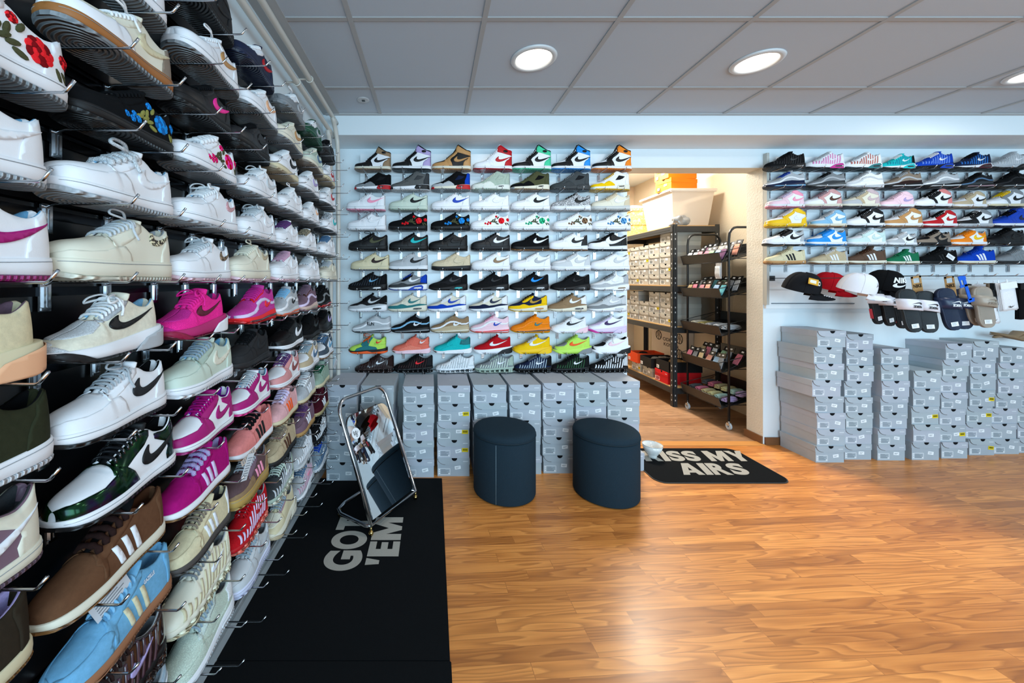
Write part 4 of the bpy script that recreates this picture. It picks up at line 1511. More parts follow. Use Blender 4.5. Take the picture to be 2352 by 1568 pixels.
# ================================================================== left wall
# per row: (kind, description, spec, flags, heel pixel)
LW = {
    5: [('mid', 'black high-top with crumpled tongue', 'u=K e=K h=K m=K o=K l=K g=K', '3', 545), ('dunk', 'navy and white sneaker with red tick', 'u=NV d=NV e=W h=NV g=RED m=NV o=NV l=W i=NV', '', 637),
        ('dunk', 'grey sneaker with silver tick and loose white laces', 'u=G d=G e=W h=LG g=LG m=G o=G l=W', '2', 707), ('dunk', 'dark green sneaker with silver tick and white laces', 'u=DGN d=DGN e=W h=DGN g=LG m=DGN o=DGN l=W', '', 746),
        ('dunk', 'all-black sneaker at the far end', 'u=K m=K o=K l=K g=K', '', 775)],
    4: [('low', 'white sneaker with grey swirl sole', 'o=G', '', 390), ('low', 'white sneaker with gold-trimmed side', 'g=TAN o=G e=W', '2', 557), ('low', 'white sneaker with peach tick and trim', 'g=PCH o=G h=W', '', 645),
        ('low', 'cream sneaker with gold and grey details', 'u=IV g=TAN m=IV o=G', '', 702), ('low', 'sage and blue sneaker with cream sole', 'u=PGN g=MST e=SG m=IV o=TP l=IV', '', 748), ('low', 'white sneaker with red heel and cream sole', 'g=RED m=CR o=BG h=RED', '', 773)],
    3: [('low', 'white sneaker with brown midsole stripe and olive heel', 'u=IV m=9a6332:r d=W h=TP g=CR o=G l=W', '2', 405), ('low', 'black sneaker with hot pink tick', 'u=K g=HP m=K o=K l=K i=K', '', 541), ('low', 'matt black sneaker', 'u=K2 m=K o=K l=K g=K', '', 628),
        ('low', 'cream sneaker with black tick', 'u=W g=K m=CR o=BG l=W', '', 692), ('low', 'white sneaker with lilac tick', 'g=LAV o=G', '', 739), ('low', 'white sneaker with red tick at the far end', 'g=RED o=DG e=W', '', 776)],
    2: [('low', 'white sneaker with a large embroidered red rose', 'f=R2,7a0d14 o=G l=W', 'RN', 157), ('low', 'black sneaker with embroidered blue flowers', 'u=K:s m=K o=K l=K f=BL,1b5f9e,8a8a4a', 'RN', 405), ('low', 'white sneaker with embroidered pink flowers', 'f=HP,RED o=G l=W', 'RNT', 551),
        ('low', 'white sneaker with braided silver edging', 'g=SV o=G', '1', 646), ('low', 'white sneaker with looped white laces', 'g=W o=G', '2', 703), ('low', 'white sneaker with peach trim on the tick', 'g=PCH o=G', 'S', 735), ('low', 'white sneaker with teal line pattern', 'g=TQ o=DG l=W:n', '', 780)],
    1: [('low', 'plain white sneaker cut off by left edge', 'g=W o=LG i=SB', '', 107), ('low', 'white sneaker with jewelled chain laces', 'l=SV:g g=W o=LG i=LB', 'T2', 405), ('low', 'white sneaker with pink glitter tick', 'g=cf9aa0:g o=LG i=LB', '1S', 553),
        ('low', 'white sneaker with cord laces', 'g=W o=LG l=SV', '1', 641), ('low', 'white sneaker with purple laces', 'g=W o=G l=PL', 'T', 694), ('low', 'white sneaker with black and gold laces', 'g=W o=G l=BG:n', 'T', 734), ('low', 'white sneaker with steel blue laces', 'g=W o=G l=MST', 'T', 776)],
    0: [('low', 'white sneaker with magenta trim and sole, cut by left edge', 'g=MG o=MG y=MG i=SB h=W e=W', '', 121), ('platform', 'cream platform sneaker with leopard tick', 'u=IV g=CR:a m=IV o=IV l=SV h=IV', '2N', 402), ('low', 'white sneaker with brown leopard tick', 'g=TN2:a o=PPK l=SV', '1S', 526),
        ('platform', 'off-white sneaker with taupe tick', 'u=IV g=BG m=IV o=PPK l=IV h=IV', '2N', 629), ('low', 'white sneaker with mauve laces', 'g=W l=c79ab0 t=c79ab0 o=PPK', '', 694), ('low', 'white sneaker with stitched crosses', 'g=W l=SV o=LG', '2', 741), ('low', 'creamy white sneaker at the far end', 'u=IV g=IV m=IV l=LG o=LG', '', 779)],
    -1: [('racer', 'beige sneaker with salmon sole, cut by left edge', 'u=CR:s d=CR e=CR m=CR o=PCH a=PCH b=PCH g=CR i=MAU', 'N', 100), ('racer', 'grey running shoe with long black tick', 'u=IV:s d=SV e=LG m=W a=LG b=K o=K g=K l=W i=LB', '1', 364), ('racer', 'hot pink running shoe with dark tick', 'u=HP d=FU e=HP m=b5246c a=W b=8a0f3a o=8a0f3a g=5a0f28 l=HP i=PL h=HP', '1', 529),
         ('wave', 'magenta running shoe with bright red sole', 'u=c03d96 w=LIL d=c03d96 e=R2 m=R2 o=R2 v=BUR g=R2 l=FU i=FU', '', 641), ('wave', 'light blue grey runner with black tick and orange heel', 'u=LG w=W d=LG e=SV m=SV o=O2 v=O2 g=K l=LB', '', 691), ('wave', 'mauve brown runner with white line', 'u=MAU w=LIL d=MAU e=BR m=cdb3ab o=MV v=BG g=MAU l=MAU', 'N', 736), ('wave', 'black runner with red sole line', 'u=K w=G d=K e=K m=K o=R2 v=R2 g=K l=K', 'N', 764)],
    -2: [('low', 'dark olive suede sneaker with white sole, cut by left edge', 'u=2c2f20:s g=OL m=W o=W i=K l=OL', 'N', 123), ('low', 'white sneaker with black tick and long grey laces', 'g=K2 o=K m=W i=K l=LG', '2', 391), ('low', 'sage green sneaker with cream tick', 'u=PGN d=PGN e=SG h=PGN g=IV m=W o=W l=STL i=SB', '', 543),
         ('low', 'charcoal black suede sneaker', 'u=2b2c2e:s d=2b2c2e:s e=2b2c2e:s h=2b2c2e:s m=K2 o=K2 l=K i=K g=2b2c2e:s', '', 623), ('dunk', 'black and white sneaker with white toe', 'u=K d=K e=K h=K g=W m=W o=K l=K i=K', '', 703), ('low', 'plain black sneaker in shadow', 'u=K:s m=K o=K l=K g=K i=K', '', 734), ('low', 'black sneaker with lilac tick', 'u=K m=K o=K l=K g=LAV i=K', '', 769)],
    -3: [('dunk', 'taupe sneaker with cream edging, cut by left edge', 'u=MAU d=MAU e=MAU h=IV m=IV o=MAU g=W i=DG l=MAU y=IV', '', 97), ('dunk', 'shiny black and white sneaker with green shimmer', 'u=W d=K:i e=K:i h=K:i g=K m=W o=K l=K2:p t=K i=K', '', 411), ('dunk', 'magenta low sneaker with white side', 'u=W d=MG e=MG h=MG g=MG m=W o=MG l=MG t=MG i=PU', '', 546),
         ('dunk', 'magenta and white low sneaker with pink sole', 'u=W d=MG e=MG h=MG g=MG m=W o=HP l=SV i=SB', '', 621), ('dunk', 'dusty rose low sneaker with brown tick', 'u=W d=cf8f90 e=cf8f90 h=cf8f90 g=8a4a48 m=W o=c58a86 l=PL i=MV', '', 696), ('dunk', 'stone grey low sneaker with steel blue tick', 'u=W d=BG e=BG h=BG g=MST m=W o=LG l=STL', '', 739), ('dunk', 'slate and white low sneaker with blue tick', 'u=W d=3d4a58 e=3d4a58 h=3d4a58 g=SB m=W o=GUM l=MST i=NV', '', 771)],
    -4: [('terrace', 'dark brown shoe with lilac lining, cut by left edge', 'u=2f281f:s m=CR o=GUM i=LAV h=2f281f:s g=W l=BR', 'N', 77), ('terrace', 'brown suede shoe with three white stripes and thick laces', 'u=62432f m=IV o=GUM g=W l=DBR t=K i=BR', 'T', 389), ('terrace', 'magenta suede shoe with pink stripes and rope laces', 'u=MG g=LIL m=W o=GUM l=LAV:g i=LAV', 'T', 539),
         ('terrace', 'salmon suede shoe with black stripes and black laces', 'u=SAL g=K m=W o=GUM l=K i=SAL', 'T', 636), ('terrace', 'pink suede shoe with orange stripes', 'u=d9a8ac g=O2 m=CR o=GUM l=LIL i=G', 'T', 693), ('terrace', 'grey suede shoe with pale grey stripes', 'u=LG g=W m=CR o=GUM l=W', 'T', 733), ('terrace', 'sage green shoe without stripes', 'u=8fa596 g=8fa596 m=CR o=CR l=DGN', 'N', 759)],
    -5: [('gazelle', 'light blue suede shoe with cream stripes and gum sole', 'u=SB g=CR m=9a6a4c o=9a6a4c l=LB i=SB h=SB d=SB e=SB', 'N', 404), ('gazelle', 'beige suede shoe with white stripes and dark grey sole', 'u=CR d=CR h=W g=W m=4a4644 o=4a4644 l=TP i=DG', '', 536),
         ('platform', 'brown platform shoe with pink stripes', 'u=5f4a4c:s d=TN2:s e=MAU h=TN2:s g=PK m=b0904e o=b0904e l=LG i=G', 'N', 606), ('gazelle', 'taupe suede shoe with brown stripes and hanging laces', 'u=BG d=BG g=BR m=K2 o=K2 l=TP i=TP h=BG', '', 689), ('gazelle', 'mauve suede shoe with white stripes and gum sole', 'u=MAU d=MAU g=W m=b08a55 o=b08a55 l=PL i=PL', '', 731), ('gazelle', 'burgundy suede shoe with a white tag', 'u=BUR g=W m=b0a074 o=b0a074 l=BUR', '', 757)],
    -6: [('shox', 'dark plum patent runner on sprung sole columns', 'u=DBR:p r=452d38:p h=DBR:p m=K o=DBR k=DBR:p l=DBR g=LAV', '', 393), ('shox', 'cream runner on glossy sprung sole columns', 'u=IV:l r=CR h=e9e8cf m=IV o=CR k=e9e8cf:p l=G g=W', '', 541), ('shox', 'red and lilac runner on sprung sole columns', 'u=RED r=LIL h=RED m=RED o=COR k=COR:p l=RED g=RED', '', 622),
         ('shox', 'grey green striped runner with loose laces', 'u=DG r=SV h=SG m=SG o=IV k=IV:p l=PGN g=W', '2', 684), ('tuned', 'silver ribbed runner with shiny panels', 'u=LG r=W m=SV o=LG a=SV l=G g=W', '', 723), ('shox', 'black and white striped runner at the far end', 'u=K r=W h=K m=K o=K k=K:p l=K g=W', '', 753)],
    -7: [('low', 'pale blue sneaker peeking out at the bottom edge', 'u=STL g=W m=W o=LG l=W', '2', 400), ('runner', 'pale mint runner with thick white sole', 'u=PGN d=PGN e=c9d8d2 h=W m=W o=W v=W g=W l=STL', 'N', 546), ('low', 'grey and white sneaker with pale lilac sole', 'u=SV d=SV g=LG m=d4d8f0 o=d4d8f0 l=STL i=G', '', 613),
         ('racer', 'cream runner with brown side panel', 'u=CR:l d=IV e=MV h=IV m=IV a=IV b=BG o=BG g=IV l=STL', 'N', 686), ('tuned', 'grey runner with pink side accents', 'u=LG r=c8a0b4 m=W o=LG a=SV l=MST g=PK', '', 722), ('tuned', 'steel blue runner with white sole', 'u=STL r=MST m=W o=W a=W l=RB g=W', '', 757)],
}
XC = -.688
for k in range(5, -8, -1):
    z = CAM_Z + .154 * k
    rn = ORD[5 - k]
    hs = []
    for e in LW[k]:
        h = .632 * 866 / (995 - e[4]) + .035
        hs.append(max(h, hs[-1] + .278) if hs else h)
    n0 = 7 - len(hs)
    for j, (kind, desc, spec, fl, px) in enumerate(LW[k]):
        heel = hs[j]
        LL = min(.295, heel - hs[j - 1] - .004) if j else .295
        j += n0
        t = TY[kind]
        s = make_shoe(kind, desc, spec, (XC, heel - LL, z), PI / 2, '%s row of left wall' % rn, 'sneakers in the %s row of the left wall' % rn, fl, scale=LL / .30)
        for u in (.26, .74):
            hook('l', (PX + .006, heel - LL + LL * u, z), PI / 2, 'chrome hook in the %s row of the left wall display' % rn, 'chrome hooks, left wall, %s row' % rn, far=(j >= 6))
        if k == 0 and px == 402:
            put('side_logo', (lambda me: me)(GEO.setdefault('plat_small', (lambda mb: (up_patch(t, mb, tick(.70, .985, .082, .118, .002), .003, .006), mb.mesh('logo'))[1])(MB()))), M('CR', 'a'), s)
        if kind == 'platform' and px != 402:
            if px == 629:
                put('side_logo', GEO['low' if 0 else 'platform']['side_logo_small'] if 'side_logo_small' in GEO['platform'] else GEO['plat_small'], M('BG', 'l'), s)
            else:
                put('side_stripes', GEO.setdefault('pstr', (lambda mb: ([up_patch(t, mb, [(x + .055, .05), (x + .095, .05), (x + .05, .085 + i * .005), (x + .012, .085 + i * .005)], .003, .007) for i, x in enumerate((.5, .58, .66))], mb.mesh('stripes'))[1])(MB())), M('PK', 'l'), s)
        if px == 404 and k == -5:
            put('side_stripes', GEO.setdefault('gstr', (lambda mb: ([up_patch(t, mb, [(x + .055, .030), (x + .092, .030), (x + .05, .072 + i * .006), (x + .015, .072 + i * .006)], .003, .007) for i, x in enumerate((.43, .51, .59))], mb.mesh('stripes'))[1])(MB())), M('CR', 's'), s)
            put('side_lettering', surf_text(t, 'GAZELLE', .64, .083, .011, .003), M('W', 'l'), s)
# empty hooks in front of the bottom row and at the far end
for k in range(5, -8, -1):
    hook('l', (PX + .006, 2.64 - .02 * (k % 2), CAM_Z + .154 * k - .0), PI / 2, 'empty chrome hook at the far end of the left display', '', True)
for y in (.93, 1.16, 1.31, 1.52, 1.74, 1.98, 2.2):
    hook('l', (PX + .006, y, CAM_Z - .154 * 8 + .05), PI / 2, 'empty chrome hook just above the floor rail of the left display', 'empty hooks above the floor rail')

o = FAR.put('shoe_hook', M_CHR)
tag(o, 'small chrome hooks right of the doorway and at the far end of the left wall', 'hook', kind='stuff')
# ================================================================== shoe boxes
M_BOX = M('9ea6ac', 'd')
M_BOXL = M('a7aeb3', 'd')
M_BOXI = M('3a2a22', 'd')
M_LAB = M('f2f4f6', 'd')
M_LABT = M('7d868c', 'd')
_bx = {}


def box_meshes(w, d, h):
    key = (round(w, 3), round(d, 3), round(h, 3))
    if key in _bx:
        return _bx[key]
    w, d, h = key
    # origin: bottom centre of the front; front faces -Y
    body = MB().box((-w / 2 + .002, .003, 0), (w / 2 - .002, d - .003, h - .012)).mesh('box_body')
    lh = .043
    lid = MB()
    lid.box((-w / 2, .0035, h - .004), (w / 2, d, h))
    lid.box((-w / 2, .0035, h - lh), (-w / 2 + .002, d, h - .004))
    lid.box((w / 2 - .002, .0035, h - lh), (w / 2, d, h - .004))
    lid.box((-w / 2, d - .002, h - lh), (w / 2, d, h - .004))
    # front flap with the rounded lower left corner and a thumb notch
    a = []
    nx = w * .03
    for k in range(9):
        t = PI - k / 8 * PI
        a.append((nx + .019 * math.cos(t), h - .019 * math.sin(t)))
    poly = [(-w / 2, h)] + a + [(w / 2, h), (w / 2, h - lh)]
    c = .055
    for k in range(9):
        t = -PI / 2 - k / 8 * PI / 2
        poly.append((-w / 2 + c + c * math.cos(t) * .93, h - lh + .040 + .040 * math.sin(t)))
    lid.prism(poly, lambda p, k: (p[0], 0 if k else .0035, p[1]))
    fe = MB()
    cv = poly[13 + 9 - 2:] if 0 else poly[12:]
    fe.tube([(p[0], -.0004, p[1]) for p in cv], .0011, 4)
    hole_shade = []
    for k in range(11):
        t = k / 10 * PI
        hole_shade.append((nx + .0188 * math.cos(t), h - .0005 - .0188 * math.sin(t)))
    ho = MB().prism(hole_shade, lambda p, k: (p[0], .0015 if k else .0034, p[1])).mesh('thumb_hole_shade')  # dark panel behind the notch, painted shade in place of the open inside
    # printed size label: white outline, codes and lines
    lb = MB()
    x0, x1, z0, z1 = -w / 2 + .006, -w / 2 + .088, .010, .052
    y0, y1 = .0022, .0031
    for q in ((x0, z0, x1, z0 + .0022), (x0, z1 - .0022, x1, z1), (x0, z0, x0 + .0022, z1), (x1 - .0022, z0, x1, z1)):
        lb.box((q[0], y0, q[1]), (q[2], y1, q[3]), 0)
    for i in range(3):
        lb.box((x0 + .005, y0, z0 + .006 + i * .012), (x0 + .014, y1, z0 + .013 + i * .012), 0)
    for i, u in enumerate((.046, .050, .038, .052, .030)):
        lb.box((x0 + .020, y0, z0 + .006 + i * .0066), (x0 + .020 + u, y1, z0 + .0085 + i * .0066), 1)
    lb.box((x1 - .012, y0, z0 + .005), (x1 - .005, y1, z0 + .012), 0)
    st = MB().box((-.020, 0, -.011), (.020, .0008, .011), 0)
    st.box((-.014, -.0003, .001), (.012, 0, .0035), 1).box((-.014, -.0003, -.005), (.004, 0, -.0025), 1)
    ye = MB().box((-.021, 0, -.013), (.021, .0008, .013), 0)
    for i in range(9):
        ye.box((-.015 + i * .0034, -.0003, -.004), (-.0135 + i * .0034 + (i % 3) * .0006, 0, .008), 1)
    mk = MB().box((w / 2 - .045, -.0003, h - .024), (w / 2 - .012, 0, h - .019), 0)
    lg = MB()
    V, F = tri2d(tick(0, 1, 0, 1), .2)
    lg.add([(-.028 + .056 * a_, d * .40 + b_ * .026, h + .0006) for a_, b_ in V], F)
    _bx[key] = dict(body=body, lid=lid.mesh('lid'), edge=fe.mesh('flap_edge'), hole_shade=ho, label=lb.mesh('label', 2), sticker=st.mesh('sticker', 2), yellow=ye.mesh('ysticker', 2),
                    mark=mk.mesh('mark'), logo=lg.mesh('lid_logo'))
    return _bx[key]


_rb = random.Random(11)


def shoe_box(loc, rz, w, d, h, label, group, top=False, yellow=False, sticker=True, mb=None, ml=None, full=True):
    g = box_meshes(w, d, h)
    r = thing('shoe_box', label, 'box', loc, rz, group)
    mb = mb or M_BOX
    put('box_body', g['body'], mb, r)
    lid = put('lid', g['lid'], ml or M_BOXL, r)
    if full:
        put('thumb_hole_shade', g['hole_shade'], M('15171a', 'x'), lid)
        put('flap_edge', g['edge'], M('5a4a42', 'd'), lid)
        put('size_label', g['label'], [M_LAB, M_LABT], r)
        put('lid_print', g['mark'], M('d5dade', 'd'), lid)
        if sticker:
            put('price_sticker', g['sticker'], [M_LAB, M_LABT], r, loc=(w * _rb.uniform(.12, .24), .0021, h * _rb.uniform(.38, .48)), rot=(0, _rb.uniform(-.25, .25), 0))
        if yellow:
            put('discount_sticker', g['yellow'], [M('e3c813', 'd'), M('2a2710', 'd')], r, loc=(w * .36, .0015, h * .45), rot=(0, _rb.uniform(-.1, .1), 0))
        if top:
            put('lid_logo', g['logo'], M('c3c8cc', 'd'), lid)
    return r


TONES = ['a9b2b9', 'acb5bc', 'b0b7c0', 'a7b0b8', 'b3b8c2', 'abb5ba']
NAMES_C = ['behind the mirror, by the left wall', 'second from the left wall', 'third from the left wall', 'fourth from the left wall', 'left of the first stool', 'behind the first stool',
           'between the two stools', 'behind the second stool', 'nearest the doorway']
# (x left px, x right px, y top of the front px, y foot px)
STC = [(748, 820, 884, 1107), (827, 904, 885, 1101), (925, 998, 888, 1097), (1004, 1080, 886, 1095), (1087, 1165, 884, 1093), (1170, 1244, 884, 1090), (1247, 1320, 880, 1088),
       (1322, 1394, 878, 1085), (1396, 1471, 876, 1083)]
for i, (xa, xb, yt, yb) in enumerate(STC):
    D = 866 * CAM_Z / (yb - 645)
    ht = (yb - yt) / 866 * D
    h = ht / 5
    w = min((xb - xa) / 866 * D, .232)
    cx = ((xa + xb) / 2 - 995) / 866 * D
    nxt = None
    for k in range(5):
        dx = _rb.uniform(-.004, .004) if i not in (0,) else 0
        if i == 8 and k == 0:
            dx = .034
        lev = ['bottom', 'second up', 'middle', 'fourth up', 'top'][k]
        shoe_box((cx + dx, D + _rb.uniform(0, .008), k * h), _rb.uniform(-.012, .012), w - .003, .33, h,
                 'grey shoe box, %s in the low stack %s' % (lev, NAMES_C[i]), 'shoe boxes stacked under the rear panel', top=(k == 4),
                 yellow=(i == 3 and k in (1, 2, 3)), mb=M(TONES[(i + k) % 6], 'd'), ml=M(TONES[(i * 2 + k) % 6], 'd'))
# stacks right of the doorway: (left px list bottom..top, right px, lid tops px bottom..top)
S = .2517
RT = [([450, 465, 468, 455, 425, 455, 443, 480], 268, [1170, 1020, 862, 708, 560, 412, 258, 120], 1320),
      ([728, 730, 740, 725, 728, 745, 745, 745], 252, [1148, 990, 842, 708, 570, 430, 290, 150], 1300),
      ([1025, 1020, 1045, 1050, 1058, 1055, 1062], 258, [1148, 1000, 845, 705, 563, 423, 283], 1305),
      ([1335, 1345, 1335, 1352, 1365], 255, [1145, 975, 815, 655, 485], 1300),
      ([1605, 1600, 1597, 1612, 1608, 1625, 1650], 245, [1135, 980, 835, 685, 540, 385, 235], 1285),
      ([1855, 1838, 1845, 1855, 1872, 1880, 1897], 240, [1100, 955, 812, 665, 518, 372, 215], 1255),
      ([2078, 2055, 2070, 2105, 2120, 2130, 2150], 245, [1085, 940, 790, 645, 500, 405, 275], 1245),
      ([2320, 2305, 2300, 2325, 2330, 2340], 245, [1082, 945, 800, 655, 520, 400], 1238)]
NR = ['nearest the doorway', 'second from the doorway', 'third from the doorway', 'fourth and lowest from the doorway', 'fifth from the doorway', 'sixth from the doorway', 'seventh from the doorway',
      'at the right edge of the photo']
YEL = {(3, 2), (4, 1), (5, 3), (5, 2), (5, 0)}
prevx = {}
for i, (ls, wpx, tops, foot) in enumerate(RT):
    yb = 730 + foot * S
    D = 866 * CAM_Z / (yb - 645)
    n = len(ls)
    ht = (foot - tops[-1]) * S / 866 * D
    h = ht / n
    w = min(wpx * S / 866 * D, .228)
    for k in range(n):
        xl = (1760 + ls[k] * S - 995) / 866 * D
        xl = max(xl, prevx.get(k, 0) + .002)
        prevx[k] = xl + w + .002
        lev = ORD[k] + ' up' if k else 'bottom'
        if k == n - 1:
            lev = 'top'
        shoe_box((xl + w / 2, D + _rb.uniform(0, .012), k * h), _rb.uniform(-.01, .01), w - .003, .285, h, 'grey shoe box, %s in the wall stack %s' % (lev, NR[i]),
                 'shoe boxes stacked right of the doorway', top=(k == n - 1), yellow=(i, k) in YEL, sticker=(i, k) != (5, 0), mb=M(TONES[(i * 3 + k) % 6], 'd'), ml=M(TONES[(i + 2 * k) % 6], 'd'))
# crumpled brown paper on the last stacks
bmx = MB()
for k in range(3):
    pts = [(4.36 + .07 * j, 2.93 + .02 * math.sin(j * 2 + k), .875 + .012 * k + .015 * math.sin(j * 1.7 + k)) for j in range(6)]
    bmx.tube(pts, [.012, .03, .026, .034, .028, .01], 8, sy=.45)
tag(bmx.put('packing_paper', M('8a7358', 'd')), 'crumpled brown packing paper lying on the far right box stacks', 'paper')

# ================================================================== stools
M_OTT = M('21303a', 'f')
for x, y, lab, rz in ((.447, 2.372, 'dark blue-grey round fabric stool, left one of the pair, with visible side seam', .0), (1.075, 2.352, 'dark blue-grey round fabric stool, right one, beside the black mat', 2.4)):
    r = thing('storage_stool', lab, 'stool', (x, y, 0), rz, 'round fabric stools')
    R = .192
    MB().lathe([(0, .002), (R - .012, .002), (R - .003, .006), (R, .014), (R, .350), (R - .002, .358), (R - .006, .360), (0, .360)], n=64).put('body', M_OTT, r)
    MB().lathe([(0, .360), (R - .006, .361), (R + .001, .368), (R + .002, .376), (R - .002, .388), (R - .012, .397), (R - .035, .404), (R - .09, .410), (0, .413)], n=64).put('lid_cushion', M_OTT, r)
    MB().tube([(R * math.cos(a), R * math.sin(a), .366) for a in [k * 2 * PI / 64 for k in range(64)]], .003, 6, closed=True).put('piping', M('263239', 'f'), r)
    a = math.radians(245)
    MB().tube([(R * math.cos(a), R * math.sin(a), .01), (R * math.cos(a), R * math.sin(a), .355)], .0018, 6).put('side_seam', M('6a7d86', 'f'), r)

# ================================================================== mats
M_MAT = M('101214', 'f')
M_LET = M('a9a59c', 'f')


def mat_piece(name, x0, x1, y0, y1, rad, th, nose=0):
    pts = []
    for cx, cy, a0 in ((x1 - rad, y1 - rad, 0), (x0 + rad, y1 - rad, 90), (x0 + rad, y0 + rad, 180), (x1 - rad, y0 + rad, 270)):
        for k in range(9):
            a = math.radians(a0 + k * 90 / 8)
            pts.append((cx + rad * math.cos(a), cy + rad * math.sin(a)))
    return MB().prism(pts, lambda p, k: (p[0], p[1], th if k else .0006))


r = thing('runner_mat', 'long black runner mat with GOT \'EM lettering along the left display', 'mat', (0, 0, 0))
mat_piece('m', -.7475, .058, 1.30, 2.50, .006, .007).put('mat_section', M_MAT, r)
mat_piece('m', -.7475, .062, -.9, 1.297, .006, .007).put('mat_section', M_MAT, r)


def lettering(txt, parent, size, off, sx, loc, rz, mat, name='lettering', shear=0.0):
    me = text_mesh(txt, size, off, .0006, shear, sx, 'LEFT')
    o = put(name, me, mat, parent, loc=loc, rot=(0, 0, rz))
    return o


def fit_letters(txt, parent, mat, place, w, h, off=.035, shear=0.0, name='lettering'):
    """place(u, v) with u along the line 0..w and v up the letters 0..h -> point"""
    me = text_mesh(txt, 1.0, off, 0, shear, 1, 'LEFT').copy()
    xs_ = [v.co.x for v in me.vertices]
    ys_ = [v.co.y for v in me.vertices]
    x0, x1, y0, y1 = min(xs_), max(xs_), min(ys_), max(ys_)
    for v in me.vertices:
        v.co = Vector(place((v.co.x - x0) / (x1 - x0) * w, (v.co.y - y0) / (y1 - y0) * h))
    me.update()
    return put(name, me, mat, parent)


GL = {
    'K': (.80, [[(0, 0), (.28, 0), (.28, .34), (.36, .43), (.54, 0), (.80, 0), (.55, .58), (.78, 1), (.50, 1), (.28, .62), (.28, 1), (0, 1)]]),
    'I': (.28, [[(0, 0), (.28, 0), (.28, 1), (0, 1)]]),
    'M': (1.0, [[(0, 0), (.25, 0), (.25, .52), (.42, 0), (.58, 0), (.75, .52), (.75, 0), (1, 0), (1, 1), (.70, 1), (.50, .46), (.30, 1), (0, 1)]]),
    'Y': (.82, [[(.27, 0), (.55, 0), (.55, .40), (.82, 1), (.54, 1), (.41, .64), (.28, 1), (0, 1), (.27, .40)]]),
    'T': (.70, [[(.21, 0), (.49, 0), (.49, .76), (.70, .76), (.70, 1), (0, 1), (0, .76), (.21, .76)]]),
    'E': (.56, [[(0, 0), (.56, 0), (.56, .23), (.27, .23), (.27, .39), (.53, .39), (.53, .61), (.27, .61), (.27, .77), (.56, .77), (.56, 1), (0, 1)]]),
    "'": (.24, [[(.03, .58), (.16, .58), (.24, 1), (0, 1)]]),
    'A': (.86, [[(0, 0), (.26, 0), (.31, .18), (.55, .18), (.60, 0), (.86, 0), (.58, 1), (.28, 1)], [(.36, .37), (.50, .37), (.43, .66)]]),
}
GW = {'S': .66, 'R': .74, 'G': .86, 'O': .90}


def block_letters(txt, parent, mat, place, w, h, shear=0.0):
    """heavy poster lettering, letter by letter"""
    ws = [GL[c][0] if c in GL else GW.get(c, .26) for c in txt]
    tot = sum(ws) + .055 * (len(txt) - 1) + shear
    mb = MB()
    x = 0
    for c, cw in zip(txt, ws):
        f = lambda a, b: Vector(place((x + a + shear * b) / tot * w, b * h))
        if c in GL:
            pl = GL[c][1]
            pts, loops = [], []
            for q in pl:
                loops.append(list(range(len(pts), len(pts) + len(q))))
                pts += q
            edges = [(l[i], l[(i + 1) % len(l)]) for l in loops for i in range(len(l))]
            r_ = delaunay_2d_cdt([Vector(p) for p in pts], edges, [], 0, 1e-7)
            fs = [list(t_) for t_ in r_[2]]
            if True:
                cen = lambda t_: (sum(r_[0][i].x for i in t_) / len(t_), sum(r_[0][i].y for i in t_) / len(t_))
                fs = [t_ for t_ in fs if inpoly(cen(t_), GL[c][1][0]) and not (len(GL[c][1]) > 1 and inpoly(cen(t_), GL[c][1][1]))]
            mb.add([f(p.x, p.y) for p in r_[0]], fs)
        elif c != ' ':
            me = text_mesh(c, 1.0, .05, 0, 0, 1, 'LEFT')
            xs_ = [v.co.x for v in me.vertices]
            ys_ = [v.co.y for v in me.vertices]
            a0, a1, b0, b1 = min(xs_), max(xs_), min(ys_), max(ys_)
            mb.add([f((v.co.x - a0) / (a1 - a0) * cw, (v.co.y - b0) / (b1 - b0)) for v in me.vertices], [list(p.vertices) for p in me.polygons])
        x += cw + .055
    return put('lettering', mb.mesh('lettering'), mat, parent)


block_letters('GOT', r, M_LET, lambda u, v: (-.335 - v, 1.700 + u, .0078), .385, .178)
block_letters("'EM", r, M_LET, lambda u, v: (-.165 - v, 1.735 + u, .0078), .350, .150)
r = thing('door_mat', 'black rounded rubber mat reading KISS MY AIRS in front of the doorway', 'mat', (0, 0, 0))
mat_piece('m', 1.455, 2.345, 2.445, 2.952, .075, .005).put('backing', M('2d3134', 'r'), r)
mat_piece('m', 1.461, 2.339, 2.451, 2.946, .070, .007).put('pile', M_MAT, r)
block_letters('KISS MY', r, M_LET, lambda u, v: (1.545 + u, 2.735 + v, .0078), .815, .165, .22)
block_letters('AIRS', r, M_LET, lambda u, v: (1.690 + u, 2.542 + v, .0078), .50, .163, .22)
# ================================================================== white bowl
r = thing('bowl', 'white porcelain bowl on a foot standing on the corner of the mat', 'bowl', (1.628, 2.80, .0076))
MB().lathe([(.0, .012), (.026, .010), (.028, 0), (.031, 0), (.030, .014), (.042, .030), (.060, .058), (.069, .092), (.066, .0925), (.056, .060), (.038, .036), (.0, .026)], n=40).put('bowl_body', M('e8e9e6', 'p'), r)
MB().lathe([(.0665, .0915), (.0695, .0915), (.0695, .0945), (.0665, .0945), (.0665, .0915)], n=40).put('rim', M('b9bcbc', 'p'), r)

